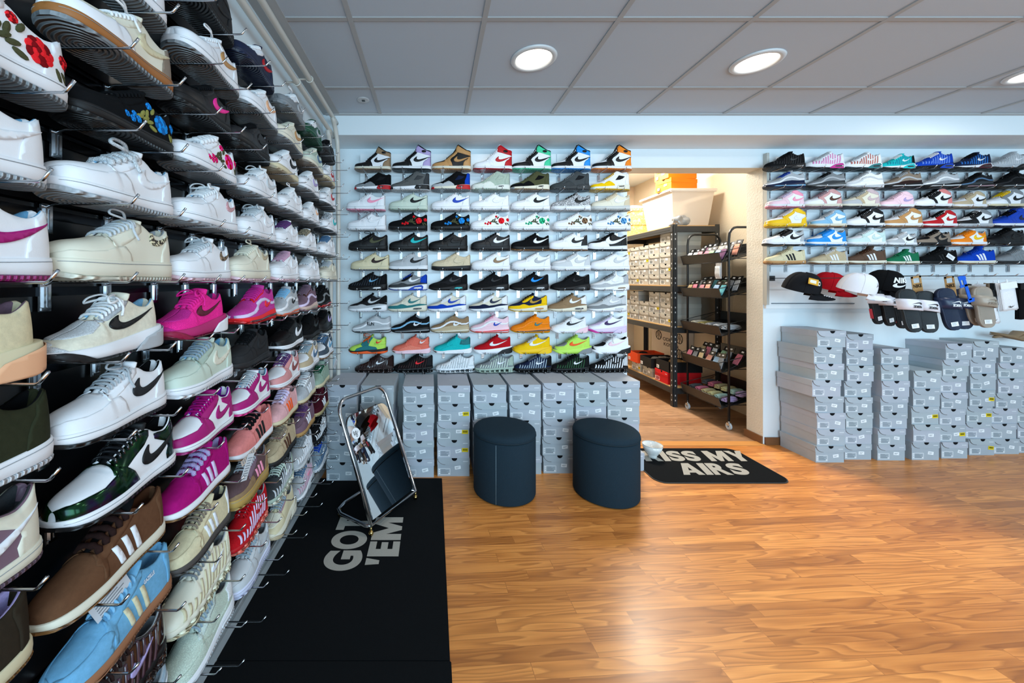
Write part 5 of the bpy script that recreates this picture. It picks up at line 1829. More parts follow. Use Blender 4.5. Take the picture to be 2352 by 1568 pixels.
# ================================================================== floor mirror
M_MIR, _n, _b = _nt('mirror_glass')
_b.inputs['Metallic'].default_value = 1
_b.inputs['Roughness'].default_value = .015
_b.inputs['Base Color'].default_value = (.82, .86, .88, 1)
r = thing('floor_mirror', 'chrome framed tilted floor mirror standing on the runner mat', 'mirror', (0, 0, 0))
A0 = Vector((-.319, 1.935, .058))
E = Vector((.553, .833, 0))
U = Vector((-.200, .133, .560))
MW = .385
mp_ = lambda a, b, o=0.0: A0 + E * a + U * b + (E.cross(U).normalized()) * o


def rr(x0, x1, y0, y1, rt, n=6):
    p = [(x0, y0), (x1, y0)]
    for k in range(n + 1):
        t = k / n * PI / 2
        p.append((x1 - rt + rt * math.cos(t), y1 - rt / .6 + rt / .6 * math.sin(t)))
    for k in range(n + 1):
        t = PI / 2 + k / n * PI / 2
        p.append((x0 + rt + rt * math.cos(t), y1 - rt / .6 + rt / .6 * math.sin(t)))
    return p


fr = [mp_(a, b) for a, b in rr(0, MW, 0, 1.06, .07)]
MB().tube(fr, .0105, 12, closed=True).put('frame', M_CHR, r)
gl = rr(.022, MW - .022, .03, .90, .055)
MB().prism(gl, lambda p, k: mp_(p[0], p[1], .002 if k else -.004)).put('mirror_glass', M_MIR, r)
MB().prism([(a, b) for a, b in rr(.020, MW - .020, .028, .905, .056)], lambda p, k: mp_(p[0], p[1], -.0045 if k else -.008)).put('backing_board', M('1c1d20', 'b'), r)
nb = Vector((-.833, .553, 0))
foot = [mp_(0, 0), A0 + Vector((0, 0, -.012)) + nb * .04, A0 + Vector((0, 0, -.016)) + nb * .22, A0 + nb * .265 + E * .02 + Vector((0, 0, -.016)), A0 + nb * .275 + E * .08 + Vector((0, 0, -.010)),
        A0 + nb * .275 + E * (MW - .08) + Vector((0, 0, -.010)), A0 + nb * .265 + E * (MW - .02) + Vector((0, 0, -.016)), A0 + nb * .20 + E * MW + Vector((0, 0, -.016)), mp_(MW, 0)]
MB().tube(foot, .0105, 12).put('foot_frame', M_CHR, r)
for q, nm in ((A0 + Vector((0, 0, -.02)), 'c'), (A0 + E * MW + Vector((0, 0, -.02)), 'c'), (A0 + nb * .25 + E * .02 + Vector((0, 0, -.02)), 'c'), (A0 + nb * .25 + E * (MW - .02) + Vector((0, 0, -.02)), 'c')):
    MB().tube([q + Vector((0, 0, .012)), q + Vector((0, 0, -.004))], .006, 8).lathe([(0, -.014), (.010, -.011), (.014, 0), (.010, .011), (0, .014)], (q.x, q.y, .0215), 14).put('caster', M('b59a63', 'c'), r)
sc_ = mp_(.066, .735, .0025)
st = thing('round_sticker', 'round white logo sticker on the floor mirror', 'sticker', sc_)
ez = U.normalized()
nz = E.cross(U).normalized()
disc = [(math.cos(k * 2 * PI / 24) * .030, math.sin(k * 2 * PI / 24) * .030) for k in range(24)]
MB().prism(disc, lambda p, k: E * p[0] + ez * p[1] + nz * (.0012 if k else .0004)).put('disc', M('e8ebee', 'd'), st)
scr = catmull([(-.016, -.008), (-.010, .006), (-.016, .014), (-.018, .004), (-.006, -.004), (-.002, .010), (.004, .012), (.002, -.004), (.008, -.012), (.002, -.018), (-.004, -.010), (.010, .0), (.018, .010)], 4, False)
MB().tube([E * a + ez * b + nz * .002 for a, b in scr], .0012, 5).put('script_mark', M('15171a', 'x'), st)
# small things behind the mirror leave only reflections; nothing else needed there

# ================================================================== stockroom racking
M_STEEL = mat_wall('black_steel', '24272a', 40, .02, .001, .5)
M_BOARD = M('c39a66', 'd')
RX0, RX1, RY0, RY1 = 2.50, 2.985, 3.93, 5.27
r = thing('storage_rack', 'black boltless storage rack with chipboard shelves inside the stockroom', 'shelving unit', (0, 0, 0))
HOLE = M('d9dadb', 'b')
for x, y in ((RX0, RY0), (RX1, RY0), (RX0, RY1), (RX1, RY1)):
    sx = 1 if x == RX0 else -1
    sy = 1 if y == RY0 else -1
    mb = MB()
    a, b_ = sorted((x, x + sx * .045)), sorted((y, y + sy * .045))
    mb.box((a[0], y - .0, 0) if sy > 0 else (a[0], y - .003, 0), (a[1], y + .003, 1.905) if sy > 0 else (a[1], y, 1.905))
    mb.box((x, b_[0], 0) if sx > 0 else (x - .003, b_[0], 0), (x + .003, b_[1], 1.905) if sx > 0 else (x, b_[1], 1.905))
    p = put('post', mb.mesh('post'), M_STEEL, r)
    hb = MB()
    for k in range(36):
        z = .06 + k * .051
        if k % 3 == 2:
            continue
        hb.box((x + sx * .020, y - .001, z), (x + sx * .028, y + .0005, z + .016)) if sy > 0 else hb.box((x + sx * .020, y + .0005, z), (x + sx * .028, y + .001, z + .016))
        if sx > 0:
            hb.box((x - .001, y + sy * .020 if sy > 0 else y - .028, z), (x + .0005, y + .028 if sy > 0 else y - .020, z + .016))
    put('slots', hb.mesh('slots'), HOLE, p)
SHZ = [.205, .838, 1.268, 1.895]
for z in SHZ:
    mb = MB()
    for x in (RX0 - .004, RX1 - .030):
        mb.box((x, RY0 + .004, z - .068), (x + .034, RY1 - .004, z - .010))
        mb.box((x - .001, RY0 + .05, z - .045), (x + .035, RY1 - .05, z - .038))
    for y in (RY0 - .003, RY1 - .030):
        mb.box((RX0 + .03, y, z - .068), (RX1 - .03, y + .033, z - .010))
    put('beam', mb.mesh('beam'), M_STEEL, r)
    MB().box((RX0 + .004, RY0 + .004, z - .010), (RX1 - .004, RY1 - .004, z)).put('shelf', M_BOARD, r)


def stock_box(x, y, z, w, h, lab, **k):
    return shoe_box((x, y, z), -PI / 2, w, .32, h, lab, 'shoe boxes on the stockroom rack', **k)


w_ = .205
STN = ['nearest the front post', 'second from the front post', 'third from the front post', 'fourth from the front post', 'fifth from the front post', 'at the dark far end']
TS = ['a19f97', '9b9992', 'a6a39b', '979590']
for j in range(6):
    nlev = [5, 4, 4, 4, 4, 4][j]
    for k in range(nlev):
        stock_box(RX0 + .012 + _rb.uniform(0, .01), RY0 + .162 + j * .210, 1.268 + k * .1165, w_ - .002, .116, 'grey shoe box on the second-highest rack shelf, %s, %s' % (['bottom', 'second', 'third', 'fourth', 'fifth'][k] + ' up', STN[j]),
                  yellow=(j * 7 + k) % 5 == 1, mb=M(TS[(j + k) % 4], 'd'), ml=M('b0ada4', 'd'))
    for k in range([3, 3, 2, 3, 2, 2][j]):
        stock_box(RX0 + .012 + _rb.uniform(0, .01), RY0 + .162 + j * .210, .838 + k * .1165, w_ - .002, .116, 'grey shoe box on the middle rack shelf, %s, %s' % (['bottom', 'second', 'third'][k] + ' up', STN[j]),
                  yellow=(j * 3 + k) % 4 == 0, mb=M(TS[(j + k * 2) % 4], 'd'), ml=M('b0ada4', 'd'))
# lower shelf: loose boxes


def open_box(name_, loc, rz, w, d, h, mat, inner, lab, th=.004):
    r = thing('open_shoe_box', lab, 'box', loc, rz, 'loose boxes on the lowest rack shelf')
    mb = MB()
    mb.box((-w / 2, 0, 0), (w / 2, d, .003)).box((-w / 2, 0, .003), (w / 2, th, h)).box((-w / 2, d - th, .003), (w / 2, d, h)).box((-w / 2, th, .003), (-w / 2 + th, d - th, h)).box((w / 2 - th, th, .003), (w / 2, d - th, h))
    put('tray', mb.mesh('tray'), mat, r)
    g = box_meshes(w, d, h)
    put('size_label', text_label(w, h), [M_LAB, M('2a2c2e', 'd')], r, loc=(-w / 2 + .03, -.0012, .012))
    if inner:
        mb = MB()
        rg = random.Random(len(lab))
        for k in range(7):
            c = Vector((rg.uniform(-w * .3, w * .3), rg.uniform(.05, d - .06), h * .75))
            mb.lathe([(0, -.02), (.035, -.012), (.045, .0), (.03, .018), (0, .026)], c, 9)
        put('contents', mb.mesh('contents'), inner, r)
    return r


_tl = {}


def text_label(w, h):
    if 'a' not in _tl:
        mb = MB().box((-.022, 0, 0), (.022, .001, .036), 0)
        for i in range(4):
            mb.box((-.016, -.0004, .006 + i * .007), (.006 + (i % 2) * .008, 0, .009 + i * .007), 1)
        _tl['a'] = mb.mesh('label', 2)
    return _tl['a']


LZ = .205
stock_box(RX0 + .015, RY0 + .75, LZ, .20, .105, 'grey shoe box under the orange box on the lowest rack shelf', yellow=True, mb=M(TS[0], 'd'), ml=M('b0ada4', 'd'))
open_box('o', (RX0 - .012, RY0 + .775, LZ + .107), -PI / 2, .215, .33, .118, M('d8481a', 'd'), M('1b1a1c', 'f'), 'orange open box with black cloth on the lowest rack shelf')
stock_box(RX0 + .015, RY0 + .50, LZ, .20, .105, 'grey shoe box under the left black box on the lowest rack shelf', mb=M(TS[1], 'd'), ml=M('b0ada2', 'd'))
open_box('b', (RX0 - .005, RY0 + .50, LZ + .107), -PI / 2, .225, .33, .112, M('17181a', 'd'), M('8f8c88', 'f'), 'black open box with grey paper on the lowest rack shelf')
shoe_box((RX0 + .004, RY0 + .215, LZ), -PI / 2, .235, .36, .128, 'bright red shoe box behind the front post of the rack', 'loose boxes on the lowest rack shelf', mb=M('c4171f', 'd'), ml=M('d41c22', 'd'), sticker=False)
open_box('k', (RX0 + .010, RY0 + .20, LZ + .130), -PI / 2, .225, .36, .112, M('17181a', 'd'), M('a98a60', 'f'), 'black open box on top of the bright red box')

# printed white carton behind the rack
r = thing('moving_carton', 'flat white carton printed with basketballs and black lettering against the wall behind the rack', 'box', (0, 0, 0))
MB().box((2.992, 4.42, .02), (3.055, 5.16, 1.10)).put('carton', M('d6ccbe', 'd'), r)
fit_letters('ODBO', r, M('2a2826', 'x'), lambda u, v: (2.9905, 4.91 - u, .545 + v), .25, .042, .01)
fit_letters('KOSBKR', r, M('2a2826', 'x'), lambda u, v: (2.9905, 4.89 - u, .480 + v), .30, .042, .01)
for cy, cz in ((5.0, .60), (4.58, .61), (5.0, .30), (4.58, .42)):
    ring = lambda R_: [(2.9905, cy + R_ * math.cos(a), cz + R_ * math.sin(a)) for a in [k * 2 * PI / 28 for k in range(28)]]
    mb = MB().tube(ring(.058), .004, 5, closed=True)
    mb.tube([(2.9905, cy, cz - .055), (2.9905, cy, cz + .055)], .003, 5)
    for s in (-1, 1):
        mb.tube([(2.9905, cy + s * .045, cz - .035), (2.9905, cy + s * .018, cz), (2.9905, cy + s * .033, cz + .045)], .003, 5)
    put('ball_print', mb.mesh('ball'), M('2a2826', 'x'), r)
# top of the rack
r = thing('storage_bin', 'large milky plastic storage bin with lid on top of the rack', 'storage bin', (0, 0, 0))
M_MILK, _n, _b = _nt('milky_plastic')
_b.inputs['Base Color'].default_value = hexc('e9ddcf')
_b.inputs['Roughness'].default_value = .3
_b.inputs['Alpha'].default_value = .72
z0 = 1.896
bxp = lambda x0, x1, y0, y1, z: [(x0, y0, z), (x1, y0, z), (x1, y1, z), (x0, y1, z)]
V = bxp(2.56, 2.93, 4.02, 4.50, z0) + bxp(2.52, 2.97, 3.98, 4.55, z0 + .37)
MB().add(V, [(0, 3, 2, 1), (0, 1, 5, 4), (1, 2, 6, 5), (2, 3, 7, 6), (3, 0, 4, 7)]).put('bin_body', M_MILK, r)
MB().box((2.50, 3.96, z0 + .372), (2.985, 4.57, z0 + .392)).box((2.505, 3.965, z0 + .36), (2.98, 3.985, z0 + .372)).put('lid', M('e6dbd0', 'b'), r)


def wad(name, lab, cat, mats, loc, rx, ry, rz_, seed, group=None):
    """crumpled bag"""
    bm = bmesh.new()
    bmesh.ops.create_icosphere(bm, subdivisions=4, radius=1)
    rg = random.Random(seed)
    ks = [(Vector((rg.uniform(-1, 1), rg.uniform(-1, 1), rg.uniform(-1, 1))).normalized() * rg.uniform(2, 6), rg.uniform(0, 6)) for _ in range(9)]
    for v in bm.verts:
        n = v.co.normalized()
        d = 1 + sum(.055 * math.sin(n.dot(k) * 2 + p) for k, p in ks)
        v.co = Vector((n.x * rx * d, n.y * ry * d, max(-.55, n.z * d) * rz_ + .55 * rz_))
    me = bpy.data.meshes.new(name)
    bm.to_mesh(me)
    bm.free()
    me.materials.append(None)
    for p in me.polygons:
        p.use_smooth = False
    o = put(name, me, mats, loc=loc)
    return tag(o, lab, cat, group)


wad('plastic_bag', 'grey crumpled plastic bag in front of the bin on top of the rack', 'bag', M('7d7f80', 'p'), (2.60, 3.985 - .0, z0), .09, .05, .07, 3)
wad('plastic_bag', 'pale crumpled plastic bag inside the milky bin on top of the rack', 'bag', M('cfc8b4', 'p'), (2.78, 4.22, z0 + .003), .14, .12, .10, 4)
wad('plastic_bag', 'clear crumpled wrap lying on the patterned boxes on top of the rack', 'bag', M('d8dcdc', 'p'), (2.70, 5.05, z0 + .361), .14, .10, .04, 8)


def orange_box(loc, rz, lab):
    r = thing('shoe_box', lab, 'box', loc, rz, 'orange boxes on the plastic bin')
    g = box_meshes(.21, .34, .125)
    put('box_body', g['body'], M('ef7d0c', 'd'), r)
    lid = put('lid', g['lid'], M('f5820f', 'd'), r)
    put('thumb_hole_shade', g['hole_shade'], M('2a1405', 'x'), lid)  # notch panel coloured dark as the shade inside the box
    put('size_label', text_label(0, 0), [M('2a2c2e', 'd'), M_LAB], r, loc=(-.06, -.0012, .012))
    put('price_sticker', g['sticker'], [M_LAB, M_LABT], r, loc=(.03, -.0005, .06))


orange_box((2.50, 4.10, z0 + .393), -PI / 2 + .22, 'bright orange shoe box lying on the lid of the plastic bin')
orange_box((2.49, 4.12, z0 + .393 + .127), -PI / 2 + .12, 'bright orange shoe box, upper one, mostly hidden by the doorway top')
MBX = mat_wall('x', 'd9b070')
m_, nt_, b_2 = _nt('patterned_paper')
vv = nt_.nodes.new('ShaderNodeTexVoronoi')
vv.inputs['Scale'].default_value = 26
nt_.links.new(_coord(nt_), vv.inputs['Vector'])
nt_.links.new(_ramp(nt_, vv.outputs['Distance'], [(0, hexc('e6c48c')), (.3, hexc('dcae68')), (.45, hexc('c98f45')), (1, hexc('ecd3a4'))]), b_2.inputs['Base Color'])
for k, (a, lab) in enumerate(((0, 'lower ochre patterned keepsake box on top of the rack'), (.18, 'upper ochre patterned keepsake box on top of the rack'))):
    r = thing('keepsake_box', lab, 'box', (2.74, 5.05, z0 + a), 0, 'patterned boxes on the rack')
    MB().box((-.165, -.19, 0), (.165, .19, .15)).put('box_body', m_, r)
    MB().box((-.172, -.197, .142), (.172, .197, .1795)).put('lid', m_, r)

# ================================================================== rolling rack with lace packets
r = thing('rolling_rack', 'black rolling wire rack holding packets of shoelaces in the stockroom doorway', 'rack', (0, 0, 0))
M_BK = M('17181a', 'b')
QX0, QX1, QY0, QY1 = 2.615, 2.955, 3.335, 3.875
for y in (QY0, QY1):
    pts = [(QX0, y, .075), (QX0, y, 1.68)] + [(QX0 + .07 - .07 * math.cos(t), y, 1.70 + .09 * math.sin(t)) for t in (.4, .8, 1.2, 1.57)] + \
          [(QX1 - .07 + .07 * math.sin(t), y, 1.70 + .09 * math.cos(t)) for t in (0, .4, .8, 1.2)] + [(QX1, y, 1.68), (QX1, y, .075)]
    MB().tube(pts, .0105, 10).put('side_frame', M_BK, r)
for x in (QX0, QX1):
    for y in (QY0, QY1):
        c = MB().tube([(x, y, .075), (x, y, .052)], .007, 8)
        c.box((x - .012, y - .014, .036), (x - .009, y + .014, .06)).box((x + .009, y - .014, .036), (x + .012, y + .014, .06))
        pc = put('caster', c.mesh('caster'), M_CHR, r)
        w = MB()
        ring = [(x, y - .0 + .026 * math.cos(a), .030 + .026 * math.sin(a)) for a in [k * 2 * PI / 20 for k in range(20)]]
        V = [(x + s * .008, y + R_ * math.cos(k * 2 * PI / 20), .030 + R_ * math.sin(k * 2 * PI / 20)) for s in (-1, 1) for R_ in (.0295, .010) for k in range(20)]
        F = []
        for k in range(20):
            j = (k + 1) % 20
            F += [(k, j, 40 + j, 40 + k), (k, j, 20 + j, 20 + k), (40 + k, 40 + j, 60 + j, 60 + k), (20 + k, 20 + j, 60 + j, 60 + k)]
        put('wheel', w.add(V, F).mesh('wheel'), M('c7cfd6', 'b'), pc)
TZ = [1.48, 1.16, .825, .50, .185]
for z in TZ:
    mb = MB()
    # sloping tray: front edge low towards -X, back edge high
    f0, b0 = Vector((QX0 - .055, 0, z)), Vector((QX1 - .01, 0, z + .10))
    V = []
    for y in (QY0 + .012, QY1 - .012):
        V += [(f0.x, y, f0.z), (b0.x, y, b0.z), (f0.x - .025, y, f0.z + .085), (b0.x, y, b0.z + .085)]
    mb.add(V, [(0, 1, 5, 4), (0, 4, 6, 2), (1, 3, 7, 5)])
    for k, y in enumerate((QY0 + .012, QY1 - .012)):
        mb.tube([(f0.x - .025, y, f0.z + .085), (f0.x, y, f0.z), (b0.x, y, b0.z), (b0.x, y, b0.z + .085), (f0.x - .025, y, f0.z + .085)], .0035, 6)
        mb.tube([(f0.x, y, f0.z), (b0.x, y, b0.z + .085)], .002, 5)
    mb.tube([(f0.x - .025, QY0 + .012, f0.z + .085), (f0.x - .025, QY1 - .012, f0.z + .085)], .0035, 6)
    mb.tube([(f0.x, QY0 + .012, f0.z), (f0.x, QY1 - .012, f0.z)], .0035, 6)
    put('tray', mb.mesh('tray'), M_BK, r)
    mb = MB()
    mb.box((QX0 - .03, QY0 - .004, z + .03), (QX1, QY0 + .004, z + .036)).box((QX0 - .03, QY1 - .004, z + .03), (QX1, QY1 + .004, z + .036))
    put('tray_bracket', mb.mesh('bracket'), M_BK, r)
PC = [('pale grey', 'c9ccd0'), ('white', 'dcdfe2'), ('dusty pink', 'c98f98'), ('rose', 'd77f90'), ('pale green', '9fc09c'), ('light blue', 'a8c3dc'), ('plum', '7d5a78'), ('turquoise', '6fb4be'),
      ('beige', 'c7b08a'), ('cream', 'ddd3b2'), ('grey', '8d8f92'), ('salmon', 'dfa08c')]
TPK = [[0, 1, 2, 3, 4, 5, 6], [8, 3, 2, 11, 5, 7], None, [3, 10, 8, 11, 5, 10], None]
TN = ['top', 'second', 'third', 'fourth', 'lowest']
_pk = {}


def packet_mesh():
    if 'p' in _pk:
        return _pk['p']
    bag = MB()
    bag.box((-.033, -.002, 0), (.033, .002, .150))
    card = MB().box((-.034, -.0035, .118), (.034, .0035, .158))
    lab = MB().box((-.012, -.0045, .132), (.012, -.0036, .146))
    ln = MB()
    for k in range(9):
        x = -.024 + k * .006
        ln.tube([(x, -.008 + .002 * math.sin(k * 2.1), .012), (x + .003 * math.sin(k), -.011, .05), (x - .003 * math.cos(k * 3), -.008, .085), (x * .9, -.010, .112)], .0052, 6)
    _pk['p'] = (bag.mesh('bag'), card.mesh('card'), lab.mesh('lab'), ln.mesh('laces'))
    return _pk['p']


for i, tl in enumerate(TPK):
    z = TZ[i]
    if tl is None:
        continue
    n = len(tl)
    for row in (0, 1):
        for j, ci in enumerate(tl):
            cn, ch = PC[(ci + row * 5) % 12]
            y = QY1 - .055 - j * (.44 / (n - 1))
            lean = .42 + _rb.uniform(-.1, .1)
            q = thing('lace_packet', '%s shoelace packet, %s row of %s tray, %s from far end' % (cn, ['front', 'back'][row], TN[i], ORD[j]),
                      'shoelaces', (QX0 - .045 + row * .13, y + _rb.uniform(-.006, .006), z + .012 + row * .042), 0, 'shoelace packets on the rolling rack', rot=(-lean, _rb.uniform(-.12, .12), -PI / 2))
            bag, card, lab, ln = packet_mesh()
            put('bag', bag, M('1b1b1d', 'p'), q)
            put('header_card', card, M('0f1012', 'b'), q)
            put('price_label', lab, M_LAB, q)
            put('laces', ln, M(ch, 'f'), q)
# bundled round laces on the third and lowest tray


def bundle(loc, rz, col, lab, L_=.17, R_=.028):
    mb = MB()
    rg = random.Random(len(lab))
    for k in range(9):
        a = k * 2 * PI / 9
        pts = []
        for j in range(7):
            u = j / 6
            rr_ = R_ * (.75 + .3 * math.sin(u * PI)) * (1 if k else .2)
            aa = a + u * 1.1
            pts.append(((u - .5) * L_, rr_ * math.cos(aa), max(-.4, math.sin(aa)) * rr_ * .8 + R_ * .75))
        mb.tube(pts, [.0075 * (1 + .2 * (j % 2)) for j in range(7)], 6)
    o = put('lace_bundle', mb.mesh('bundle'), M(col, 'f'), loc=loc, rot=(0, -.28 if 0 else 0, rz))
    return tag(o, lab, 'shoelaces', 'bundled shoelaces on the rolling rack')


for j, (cn, ch) in enumerate([('cream', 'd9d4c2'), ('olive', 'b3a36a'), ('grey', 'a9abb0'), ('white', 'd8dade'), ('silver', 'b9bfc6')]):
    bundle((QX0 + .075, QY1 - .07 - j * .10, TZ[2] + .045), .25, ch, '%s bundle of round laces in the third tray, %s from far end' % (cn, ORD[j]))
for j, (cn, ch) in enumerate([('dark grey', '55575b'), ('rose', 'c9748a'), ('sand', 'c9b98e'), ('pale yellow', 'd8cf9c'), ('mint', 'b4d2c8'), ('lilac', 'b8a4d2')]):
    for k in (0, 1):
        bundle((QX0 + .05 + k * .13, QY1 - .055 - j * .085, TZ[4] + .04 + k * .045), .2, ch, '%s lace bundle, %s of the lowest tray, %s from far end' % (cn, ['front', 'back'][k], ORD[j]), .13)
q = thing('lace_packet', 'single white shoelace packet hanging outside the top tray near the front frame', 'shoelaces', (QX0 - .045, QY0 + .06, TZ[0] - .145), 0, rot=(0, 0, -PI / 2))
bag, card, lab, ln = packet_mesh()
put('bag', bag, M('d5d8dc', 'p'), q)
put('laces', ln, M('dfe2e6', 'f'), q)
put('price_label', lab, M_LAB, q)
# ================================================================== caps
def cap(px, py, D, yaw, col, fin, lab, logo=None, hat_tag=False, sc=1.0):
    c = at(px, py, D)
    r = thing('baseball_cap', lab, 'cap', c, 0, 'caps hanging below the right panel', rot=(.20, .24, yaw))
    r.scale = (sc,) * 3
    V, F = [], []
    NU, NV = 28, 10
    rx, ry, rz = .092, .078, .112
    for i in range(NV + 1):
        a = i / NV * PI / 2
        for j in range(NU):
            t = j * 2 * PI / NU
            front = max(0, math.cos(t))
            rr_ = math.cos(a) ** .72
            V.append((rx * rr_ * math.cos(t), ry * rr_ * math.sin(t), rz * (math.sin(a) ** .9) * (1 + .04 * front)))
    for i in range(NV):
        for j in range(NU):
            F.append((i * NU + j, i * NU + (j + 1) % NU, (i + 1) * NU + (j + 1) % NU, (i + 1) * NU + j))
    mb = MB().add(V, F, 0, True)
    for k in range(3):
        t = k * PI / 3 + PI / 6
        mb.tube([(rx * math.cos(a_) ** .72 * math.cos(t) * 1.004, ry * math.cos(a_) ** .72 * math.sin(t) * 1.004, rz * math.sin(a_) ** .9 + .001) for a_ in [q / 10 * PI / 2 for q in range(10)]], .0009, 4)
        t += PI
        mb.tube([(rx * math.cos(a_) ** .72 * math.cos(t) * 1.004, ry * math.cos(a_) ** .72 * math.sin(t) * 1.004, rz * math.sin(a_) ** .9 + .001) for a_ in [q / 10 * PI / 2 for q in range(10)]], .0009, 4)
    put('crown', mb.mesh('crown'), M(col, fin), r)
    MB().lathe([(0, -.002), (.007, 0), (.006, .004), (0, .005)], (0, 0, rz), 12).put('top_button', M(col, fin), r)
    V, F = [], []
    n = 14
    for s, th in ((0, .0), (1, -.0032)):
        for i in range(n + 1):
            t = -PI / 2 * .74 + PI * .74 * i / n
            ci, si = math.cos(t), math.sin(t)
            for q in (0, .5, 1):
                L_ = .074 * (math.cos(t / .74) ** .55 if abs(t / .74) < PI / 2 - .001 else 0)
                x = rx * ci + L_ * q * 1.0
                y = ry * si * (1 - .10 * q)
                z = .003 - .030 * (y / ry) ** 2 * q - .016 * q + th
                V.append((x, y, z))
    m = (n + 1) * 3
    for i in range(n):
        for q in range(2):
            a_ = i * 3 + q
            F.append((a_, a_ + 3, a_ + 4, a_ + 1))
            F.append((m + a_, m + a_ + 1, m + a_ + 4, m + a_ + 3))
        F.append((i * 3 + 2, i * 3 + 5, m + i * 3 + 5, m + i * 3 + 2))
        F.append((i * 3, m + i * 3, m + i * 3 + 3, i * 3 + 3))
    put('brim', mesh_from('brim', V, F, 1, True), M(col, fin), r)

    def cpos(u, v, o=.0022):   # u angle, v height on the crown
        a = math.asin(min(1, max(0, v)) ** (1 / .9))
        k = math.cos(a) ** .72
        return Vector(((rx * k + o) * math.cos(u), (ry * k + o) * math.sin(u), rz * v + o * .4))
    if logo:
        kind, lc, u0, v0, sc_ = logo
        if kind == 'jump':
            mb = MB()
            for poly in ([(0, -.1), (.25, .1), (.1, .75), (-.1, .7), (-.15, .1)], [(.05, .1), (.9, -.55), (1.0, -.4), (.3, .25)], [(-.1, .1), (-.9, -.75), (-.72, -.85), (.1, -.1)], [(-.05, .6), (-.5, 1.05), (-.42, 1.15), (.05, .75)], [(.0, .8), (.12, .8), (.16, 1.0), (.02, 1.0)]):
                n_ = len(poly)
                mb.add([cpos(u0 + p[0] * sc_, v0 + p[1] * sc_ * .8) for p in poly], [tuple(range(n_))])
            put('emblem', mb.mesh('emblem'), M(lc, 'l'), r)
        elif kind == 'shield':
            mb = MB()
            ring = catmull([(-.5, .45), (.35, .6), (.6, .2), (.2, -.5), (-.55, -.45), (-.6, 0)], 3)
            mb.add([cpos(u0 + p[0] * sc_, v0 + p[1] * sc_) for p in ring], [tuple(range(len(ring)))])
            mb.add([cpos(u0 + p[0] * sc_ * .55, v0 + p[1] * sc_ * .55, .0032) for p in ring], [tuple(range(len(ring)))], 1)
            put('emblem', mb.mesh('emblem'), [M(lc, 'l'), M('OL', 'l')], r)
        else:
            me = text_mesh('NIKE', 1.0, .05, 0, .2, .75, 'CENTER').copy()
            for v in me.vertices:
                v.co = cpos(u0 + v.co.x * .62, v0 + .02 + v.co.y * .36, .003)
            put('lettering', me, M(lc, 'l'), r)
            V2, F2 = tri2d(tick(-.9, .9, -.42, .05, .0), .12)
            mb = MB().add([cpos(u0 + a_ * .62, v0 - .02 + b_ * .55, .003) for a_, b_ in V2], F2)
            put('emblem', mb.mesh('emblem'), M(lc, 'l'), r)
    if hat_tag:
        t = MB()
        t.box((-.005, -.062, .098), (.040, -.012, .1005), 0).box((.002, -.050, .1005), (.030, -.025, .1009), 1)
        put('paper_tag', t.mesh('tag'), [M('d9a83c', 'd'), M('e9e9e4', 'd')], r, loc=(.0, .005, .020), rot=(.62, .1, 0))
        t = MB()
        for k in range(4):
            t.box((.10 + k * .012, -.045 + k * .006, .000 - k * .002), (.106 + k * .012, -.036 + k * .006, .0035 - k * .002))
        put('brim_marks', t.mesh('marks'), M('W', 'l'), r)
    return r


cap(1838, 666, 2.74, -.55, 'K2', 'f', 'black baseball cap with a yellow cardboard tag on top, leftmost of the caps', ('shield', 'e4e6ea', -.75, .58, .20), True, 1.16)
cap(1898, 661, 2.912, -.50, 'a81420', 'f', 'dark red baseball cap with small black emblem, between the black and the white cap', ('jump', 'K', -.75, .58, .16), False, 1.08)
cap(1965, 667, 2.54, -.50, 'e6e6ec', 'x', 'white baseball cap with small black emblem', ('jump', 'K', -.62, .52, .14), False, 1.05)
cap(2026, 660, 2.73, -.85, 'K', 'f', 'black baseball cap with large white NIKE lettering, nearest the slides'.replace('NIKE ', ''), ('word', 'W', -.62, .48, .2), False, 1.13)
for i, (px, D, lab) in enumerate(((1838, 2.77, 'black cap'), (1898, 2.94, 'dark red cap'), (1965, 2.57, 'white cap'), (2026, 2.76, 'black cap with white lettering'))):
    p = at(px, 655, D)
    r = thing('cap_peg', 'thin black wire peg holding the %s below the right panel' % lab, 'peg', (p.x, 3.01, 1.335), 0, 'cap pegs')
    MB().tube([(0, 0, 0), (0, -(3.01 - D) - .0, .0), (0, -(3.01 - D) - .03, .03)], .003, 6).box((-.03, -.003, -.02), (.03, 0, .02)).put('wire', M('17181a', 'b'), r)

# ================================================================== slides
_sl = {}


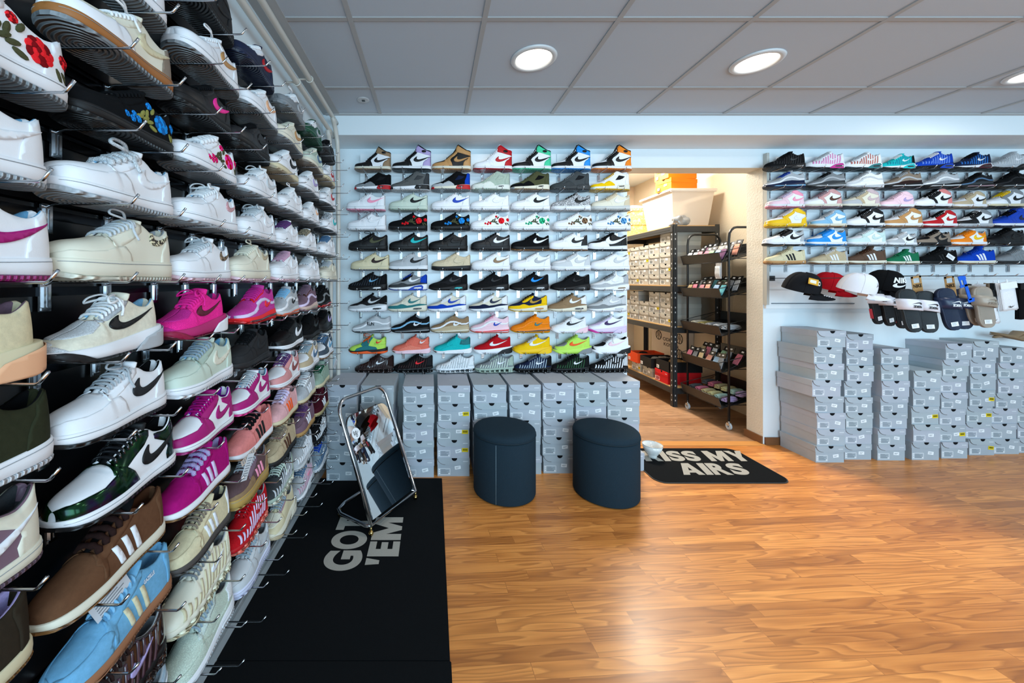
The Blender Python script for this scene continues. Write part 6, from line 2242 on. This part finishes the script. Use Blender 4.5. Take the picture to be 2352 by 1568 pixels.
def slide_meshes():
    if _sl:
        return _sl
    fo = pchip([(0, .20), (.01, .42), (.04, .70), (.1, .92), (.22, 1.0), (.38, .94), (.55, .84), (.75, .86), (.88, .78), (.95, .60), (.99, .34), (1, .2)])
    L_, W_ = .285, .056
    secs, X = [], []
    for i in range(31):
        u = i / 30
        u = .5 - .5 * math.cos(u * PI)
        w = W_ * fo(u)
        secs.append([(0, 0), (w - .004, .0), (w, .004), (w * 1.0, .020), (w - .003, .0245), (w - .010, .0215), (0, .0205)])
        X.append(-L_ * u)
    V, F = loft(secs, X, True)
    V = [(v[1], -v[2], v[0]) for v in V]
    _sl['foot'] = recalc(mesh_from('footbed', V, F, 1, True))
    # strap
    V, F = [], []
    n = 14
    for q, (z, k) in enumerate(((-.068, .90), (-.090, 1.0), (-.115, 1.02), (-.140, .96))):
        for s in (0, 1):
            for i in range(n + 1):
                t = PI * i / n
                R_ = (W_ + .0035 - s * .004) * (1 if q else 1)
                V.append((R_ * math.cos(t) * 1.0, -.004 - (.062 * k - s * .004) * math.sin(t) ** .8, z - .014 * math.cos(t)))
    m = n + 1
    for q in range(3):
        for i in range(n):
            a_ = q * 2 * m + i
            b_ = (q + 1) * 2 * m + i
            F.append((a_, a_ + 1, b_ + 1, b_))
            F.append((a_ + m, b_ + m, b_ + m + 1, a_ + m + 1))
    for q in (0, 3):
        for i in range(n):
            a_ = q * 2 * m + i
            F.append((a_, a_ + m, a_ + m + 1, a_ + 1))
    _sl['strap'] = recalc(mesh_from('strap', V, F, 1, True))

    def sp(x, z):
        t = PI / 2 - x / W_ * .95
        return Vector((W_ * math.cos(t), -.004 - .0655 * math.sin(t) ** .8 - .0015, z - .014 * math.cos(t)))
    me = text_mesh('NIKE', 1.0, .05, 0, .2, .9, 'CENTER').copy()
    for v in me.vertices:
        v.co = sp(-v.co.x * .022, -.118 - v.co.y * .022 + .008)
    _sl['text'] = me
    V2, F2 = tri2d(tick(-1, 1, -.5, .5), .12)
    _sl['tick'] = MB().add([sp(-a_ * .030, -.096 - b_ * .018) for a_, b_ in V2], F2).mesh('tick')
    rb = MB()
    for k in range(14):
        z = -.150 - k * .0085
        w = W_ * fo(-z / L_) * .78
        rb.box((-w, -.0228, z), (w, -.0212, z + .004))
    for k in range(5):
        z = -.018 - k * .0095
        w = W_ * fo(-z / L_) * .70
        rb.box((-w, -.0228, z), (w, -.0212, z + .004))
    _sl['ribs'] = rb.mesh('ribs')
    sk = MB().box((-.021, -.0245, -.258), (.021, -.0235, -.230), 0)
    for k in range(4):
        sk.box((-.016, -.0248, -.252 + k * .005), (.006 + (k % 2) * .006, -.0245, -.2505 + k * .005), 1)
    _sl['sticker'] = sk.mesh('sticker', 2)
    return _sl


def slide(px, py, D, yaw, roll, colf, cols, lab, logo='K', red=False):
    g = slide_meshes()
    p = at(px, py, D)
    r = thing('slide_sandal', lab, 'sandal', p, 0, 'slides hanging below the right panel', rot=(-.06, roll, yaw))
    put('footbed', g['foot'], M(colf, 'r'), r)
    put('footbed_ribs', g['ribs'], M(colf, 'r'), r)
    st = put('strap', g['strap'], M(cols, 'b'), r)
    put('lettering', g['text'], M(logo, 'l'), st)
    put('tick_logo', g['tick'], M(logo, 'l'), st)
    put('price_sticker', g['sticker'], [M_LAB, M_LABT], r)
    if red:
        MB().box((-.058, -.020, -.235), (-.0555, -.004, -.165)).box((-.0590, -.016, -.215), (-.0578, -.008, -.185)).put('side_patch', M('c23a46', 'r'), r)
    return r


slide(1996, 654, 2.72, .25, -.16, '1b1d20', 'e3e2ea', 'black slide with white strap, leftmost of the hanging slides, red patch on its side', red=True)
slide(2022, 658, 2.72, .2, -.16, '1b1d20', 'e3e2ea', 'black slide with white strap, second from the left of the hanging slides')
slide(2050, 664, 2.74, .1, -.16, '1b1d20', 'e3e2ea', 'black slide with white strap and red side patch, half hidden behind the largest slide', red=True)
slide(2072, 664, 2.50, -.10, -.16, '202427', 'e6e4ec', 'black slide with white strap and full logo, frontmost of the hanging slides')
slide(2116, 668, 2.60, -.25, -.08, '202427', 'e6e4ec', 'black slide with white strap beside the frontmost slide, partner of the pair')
slide(2160, 662, 2.56, -.12, -.18, '16233c', '1b2b49', 'navy blue slide with navy strap and white logo', 'W')
slide(2194, 664, 2.72, -.3, -.10, '16233c', '1b2b49', 'navy blue slide behind its partner, next to the beige slides', 'W')
slide(2216, 656, 2.70, -.25, -.18, '9d9082', 'a59a8b', 'beige slide with taupe strap behind the blue hanger', 'TP')
slide(2246, 658, 2.64, -.15, -.08, '9d9082', 'a59a8b', 'beige slide with taupe strap, rightmost of the hanging slides', 'TP')
# cardboard hangers
HG = [(2014, 2.74, 'b58a56', 'left'), (2047, 2.74, 'b58a56', 'middle'), (2104, 2.66, 'b58a56', 'largest'), (2180, 2.70, 'b58a56', 'narrow'), (2208, 2.62, '1c5fd0', 'blue')]
for px, D, c, nm in HG:
    p = at(px, 640, D)
    lab = ('bright blue plastic hanger across the beige slides' if nm == 'blue' else '%s brown cardboard hanger with printed logo between the black slides' % nm if nm != 'narrow' else 'brown cardboard hanger above the navy slides')
    r = thing('slide_hanger', lab, 'hanger', (p.x, D, p.z), 0, 'hangers of the slides', rot=(0, -.16 if nm != 'blue' else -.30, 0))
    mb = MB()
    if nm == 'blue':
        mb.box((-.02, -.002, -.01), (.03, .002, .02)).box((-.018, -.002, -.045), (-.010, .002, -.01)).box((.006, -.002, -.16), (.026, .002, -.01)).box((-.025, -.002, -.06), (.026, .002, -.045)).box((.0, -.002, -.175), (.085, .002, -.150))
    else:
        mb.box((-.035, -.0015, -.03), (-.022, .0015, .018)).box((.022, -.0015, -.03), (.035, .0015, .018)).box((-.035, -.0015, .005), (.035, .0015, .018)).box((-.035, -.0015, -.13), (.035, .0015, -.03))
    put('card', mb.mesh('card'), M(c, 'd'), r)
    if nm != 'blue':
        me = text_mesh('NIKE', .034, .0012, 0, 0, .8, 'CENTER')
        put('print', me, M('2a2019', 'x'), r, loc=(0, -.0022, -.062), rot=(PI / 2, 0, 0))
for i, px in enumerate((2000, 2030, 2060, 2100, 2160, 2205, 2250, 2290, 2320)):
    p = at(px, 640, 2.9)
    r = thing('display_peg', 'straight chrome peg below the right panel, %s from the doorway' % ORD[i], 'peg', (p.x - .03, 3.006, 1.350), 0, 'straight pegs for slides and socks')
    MB().tube([(0, 0, 0), (0, -.40, 0), (0, -.42, .015)], .003, 8).box((-.008, -.003, -.02), (.008, 0, .015)).put('rod', M_CHR, r)

# ================================================================== sock packs
def socks(px, py, D, yaw, roll, col, lab, top=None, w=.075, h=.19, logo='K'):
    p = at(px, py, D)
    r = thing('sock_pack', lab, 'socks', p, 0, 'sock packs hanging right of the slides', rot=(0, roll, yaw))
    for k in range(3):
        bm = bmesh.new()
        bmesh.ops.create_grid(bm, x_segments=6, y_segments=14, size=.5)
        V = [(v.co.x * w * (1 - .04 * k), -.006 * k - .006 * math.cos(v.co.x * PI) * math.cos(v.co.y * PI * .9), v.co.y * (h - .01 * k) - h / 2 + .002 * math.sin(v.co.x * 9 + k)) for v in bm.verts]
        F = [[v.index for v in f.verts] for f in bm.faces]
        bm.free()
        n = len(V)
        V += [(a_, b_ + .006, c_) for a_, b_, c_ in V[:n]]
        F2 = F + [[i_ + n for i_ in f[::-1]] for f in F]
        eb = {}
        for f in F:
            for i_ in range(4):
                eb[(f[i_], f[(i_ + 1) % 4])] = 1
        F2 += [[a_, a_ + n, b_ + n, b_] for (a_, b_) in eb if (b_, a_) not in eb]
        put('sock', recalc(mesh_from('sock', V, F2, 1, True)), M(col, 'f'), r)
    MB().box((-w * .5, -.022, -.045), (w * .5, -.018, 0)).put('band', M(top or 'K', 'd'), r)
    V2, F2 = tri2d(tick(-1, 1, -.5, .5), .12)
    MB().add([(a_ * .017, -.0205, -h + .032 + b_ * .016) for a_, b_ in V2], F2).put('tick_logo', M(logo, 'l'), r)
    MB().box((-.004, -.016, 0), (.004, -.014, .02)).put('hook_tab', M('W', 'b'), r)


socks(2262, 668, 2.66, -.1, -.2, 'dfe1e8', 'white sock pack with black tick below the beige slides', 'K', .085, .24)
socks(2240, 652, 2.88, -.1, 0, 'K2', 'black and white sock pack behind the beige slides', 'W', .09, .20, 'W')
socks(2276, 650, 2.86, -.1, 0, '8d7d69', 'khaki brown sock pack between the black and the white socks', '8d7d69', .085, .17)
socks(2288, 650, 2.76, -.3, -.05, '2c3033', 'shiny black sock pack beside the large white socks', 'K2', .06, .16, 'LG')
socks(2306, 648, 2.62, -.1, -.15, 'e4e6ee', 'large white sock pack with black tick near the right edge', 'W', .10, .20)
socks(2328, 650, 2.74, .1, 0, 'b9aa98', 'brown and white striped sock pack at the right edge', '8d7d69', .07, .17)
socks(2350, 650, 2.70, .1, 0, 'K', 'black sock pack cut off by the right edge of the photo', 'K', .12, .26, 'W')

# ================================================================== loose paper tags on the left display
def paper_tag(pt, rot, w, h, lab, col='c9ccd0'):
    r = thing('paper_tag', lab, 'tag', pt, 0, 'paper tags on the left display', rot=rot)
    MB().box((-w / 2, -.0008, -h), (w / 2, .0008, 0)).put('card', M(col, 'd'), r)
    mb = MB()
    for k in range(int(h / .008) - 1):
        mb.box((-w * .38, -.0013, -h + .006 + k * .008), (w * (.2 + .15 * ((k * 7) % 3) / 2), -.0009, -h + .0085 + k * .008))
    put('print', mb.mesh('print'), M('7b8086', 'x'), r)


paper_tag((-.600, 1.245, .745), (.15, .28, 1.35), .030, .085, 'long grey paper tag hanging from the brown platform shoe')
paper_tag((-.597, 1.265, .750), (.1, 1.2, 1.4), .020, .065, 'second paper tag sticking out from the brown platform shoe', 'b9a99c')
paper_tag((-.672, .765, .70), (.1, -.45, 1.35), .075, .075, 'printed paper sheet hanging behind the light blue shoe')
paper_tag((-.632, 2.47, .80), (.1, .6, 1.5), .035, .06, 'white paper tag tied to the burgundy shoe at the far end')
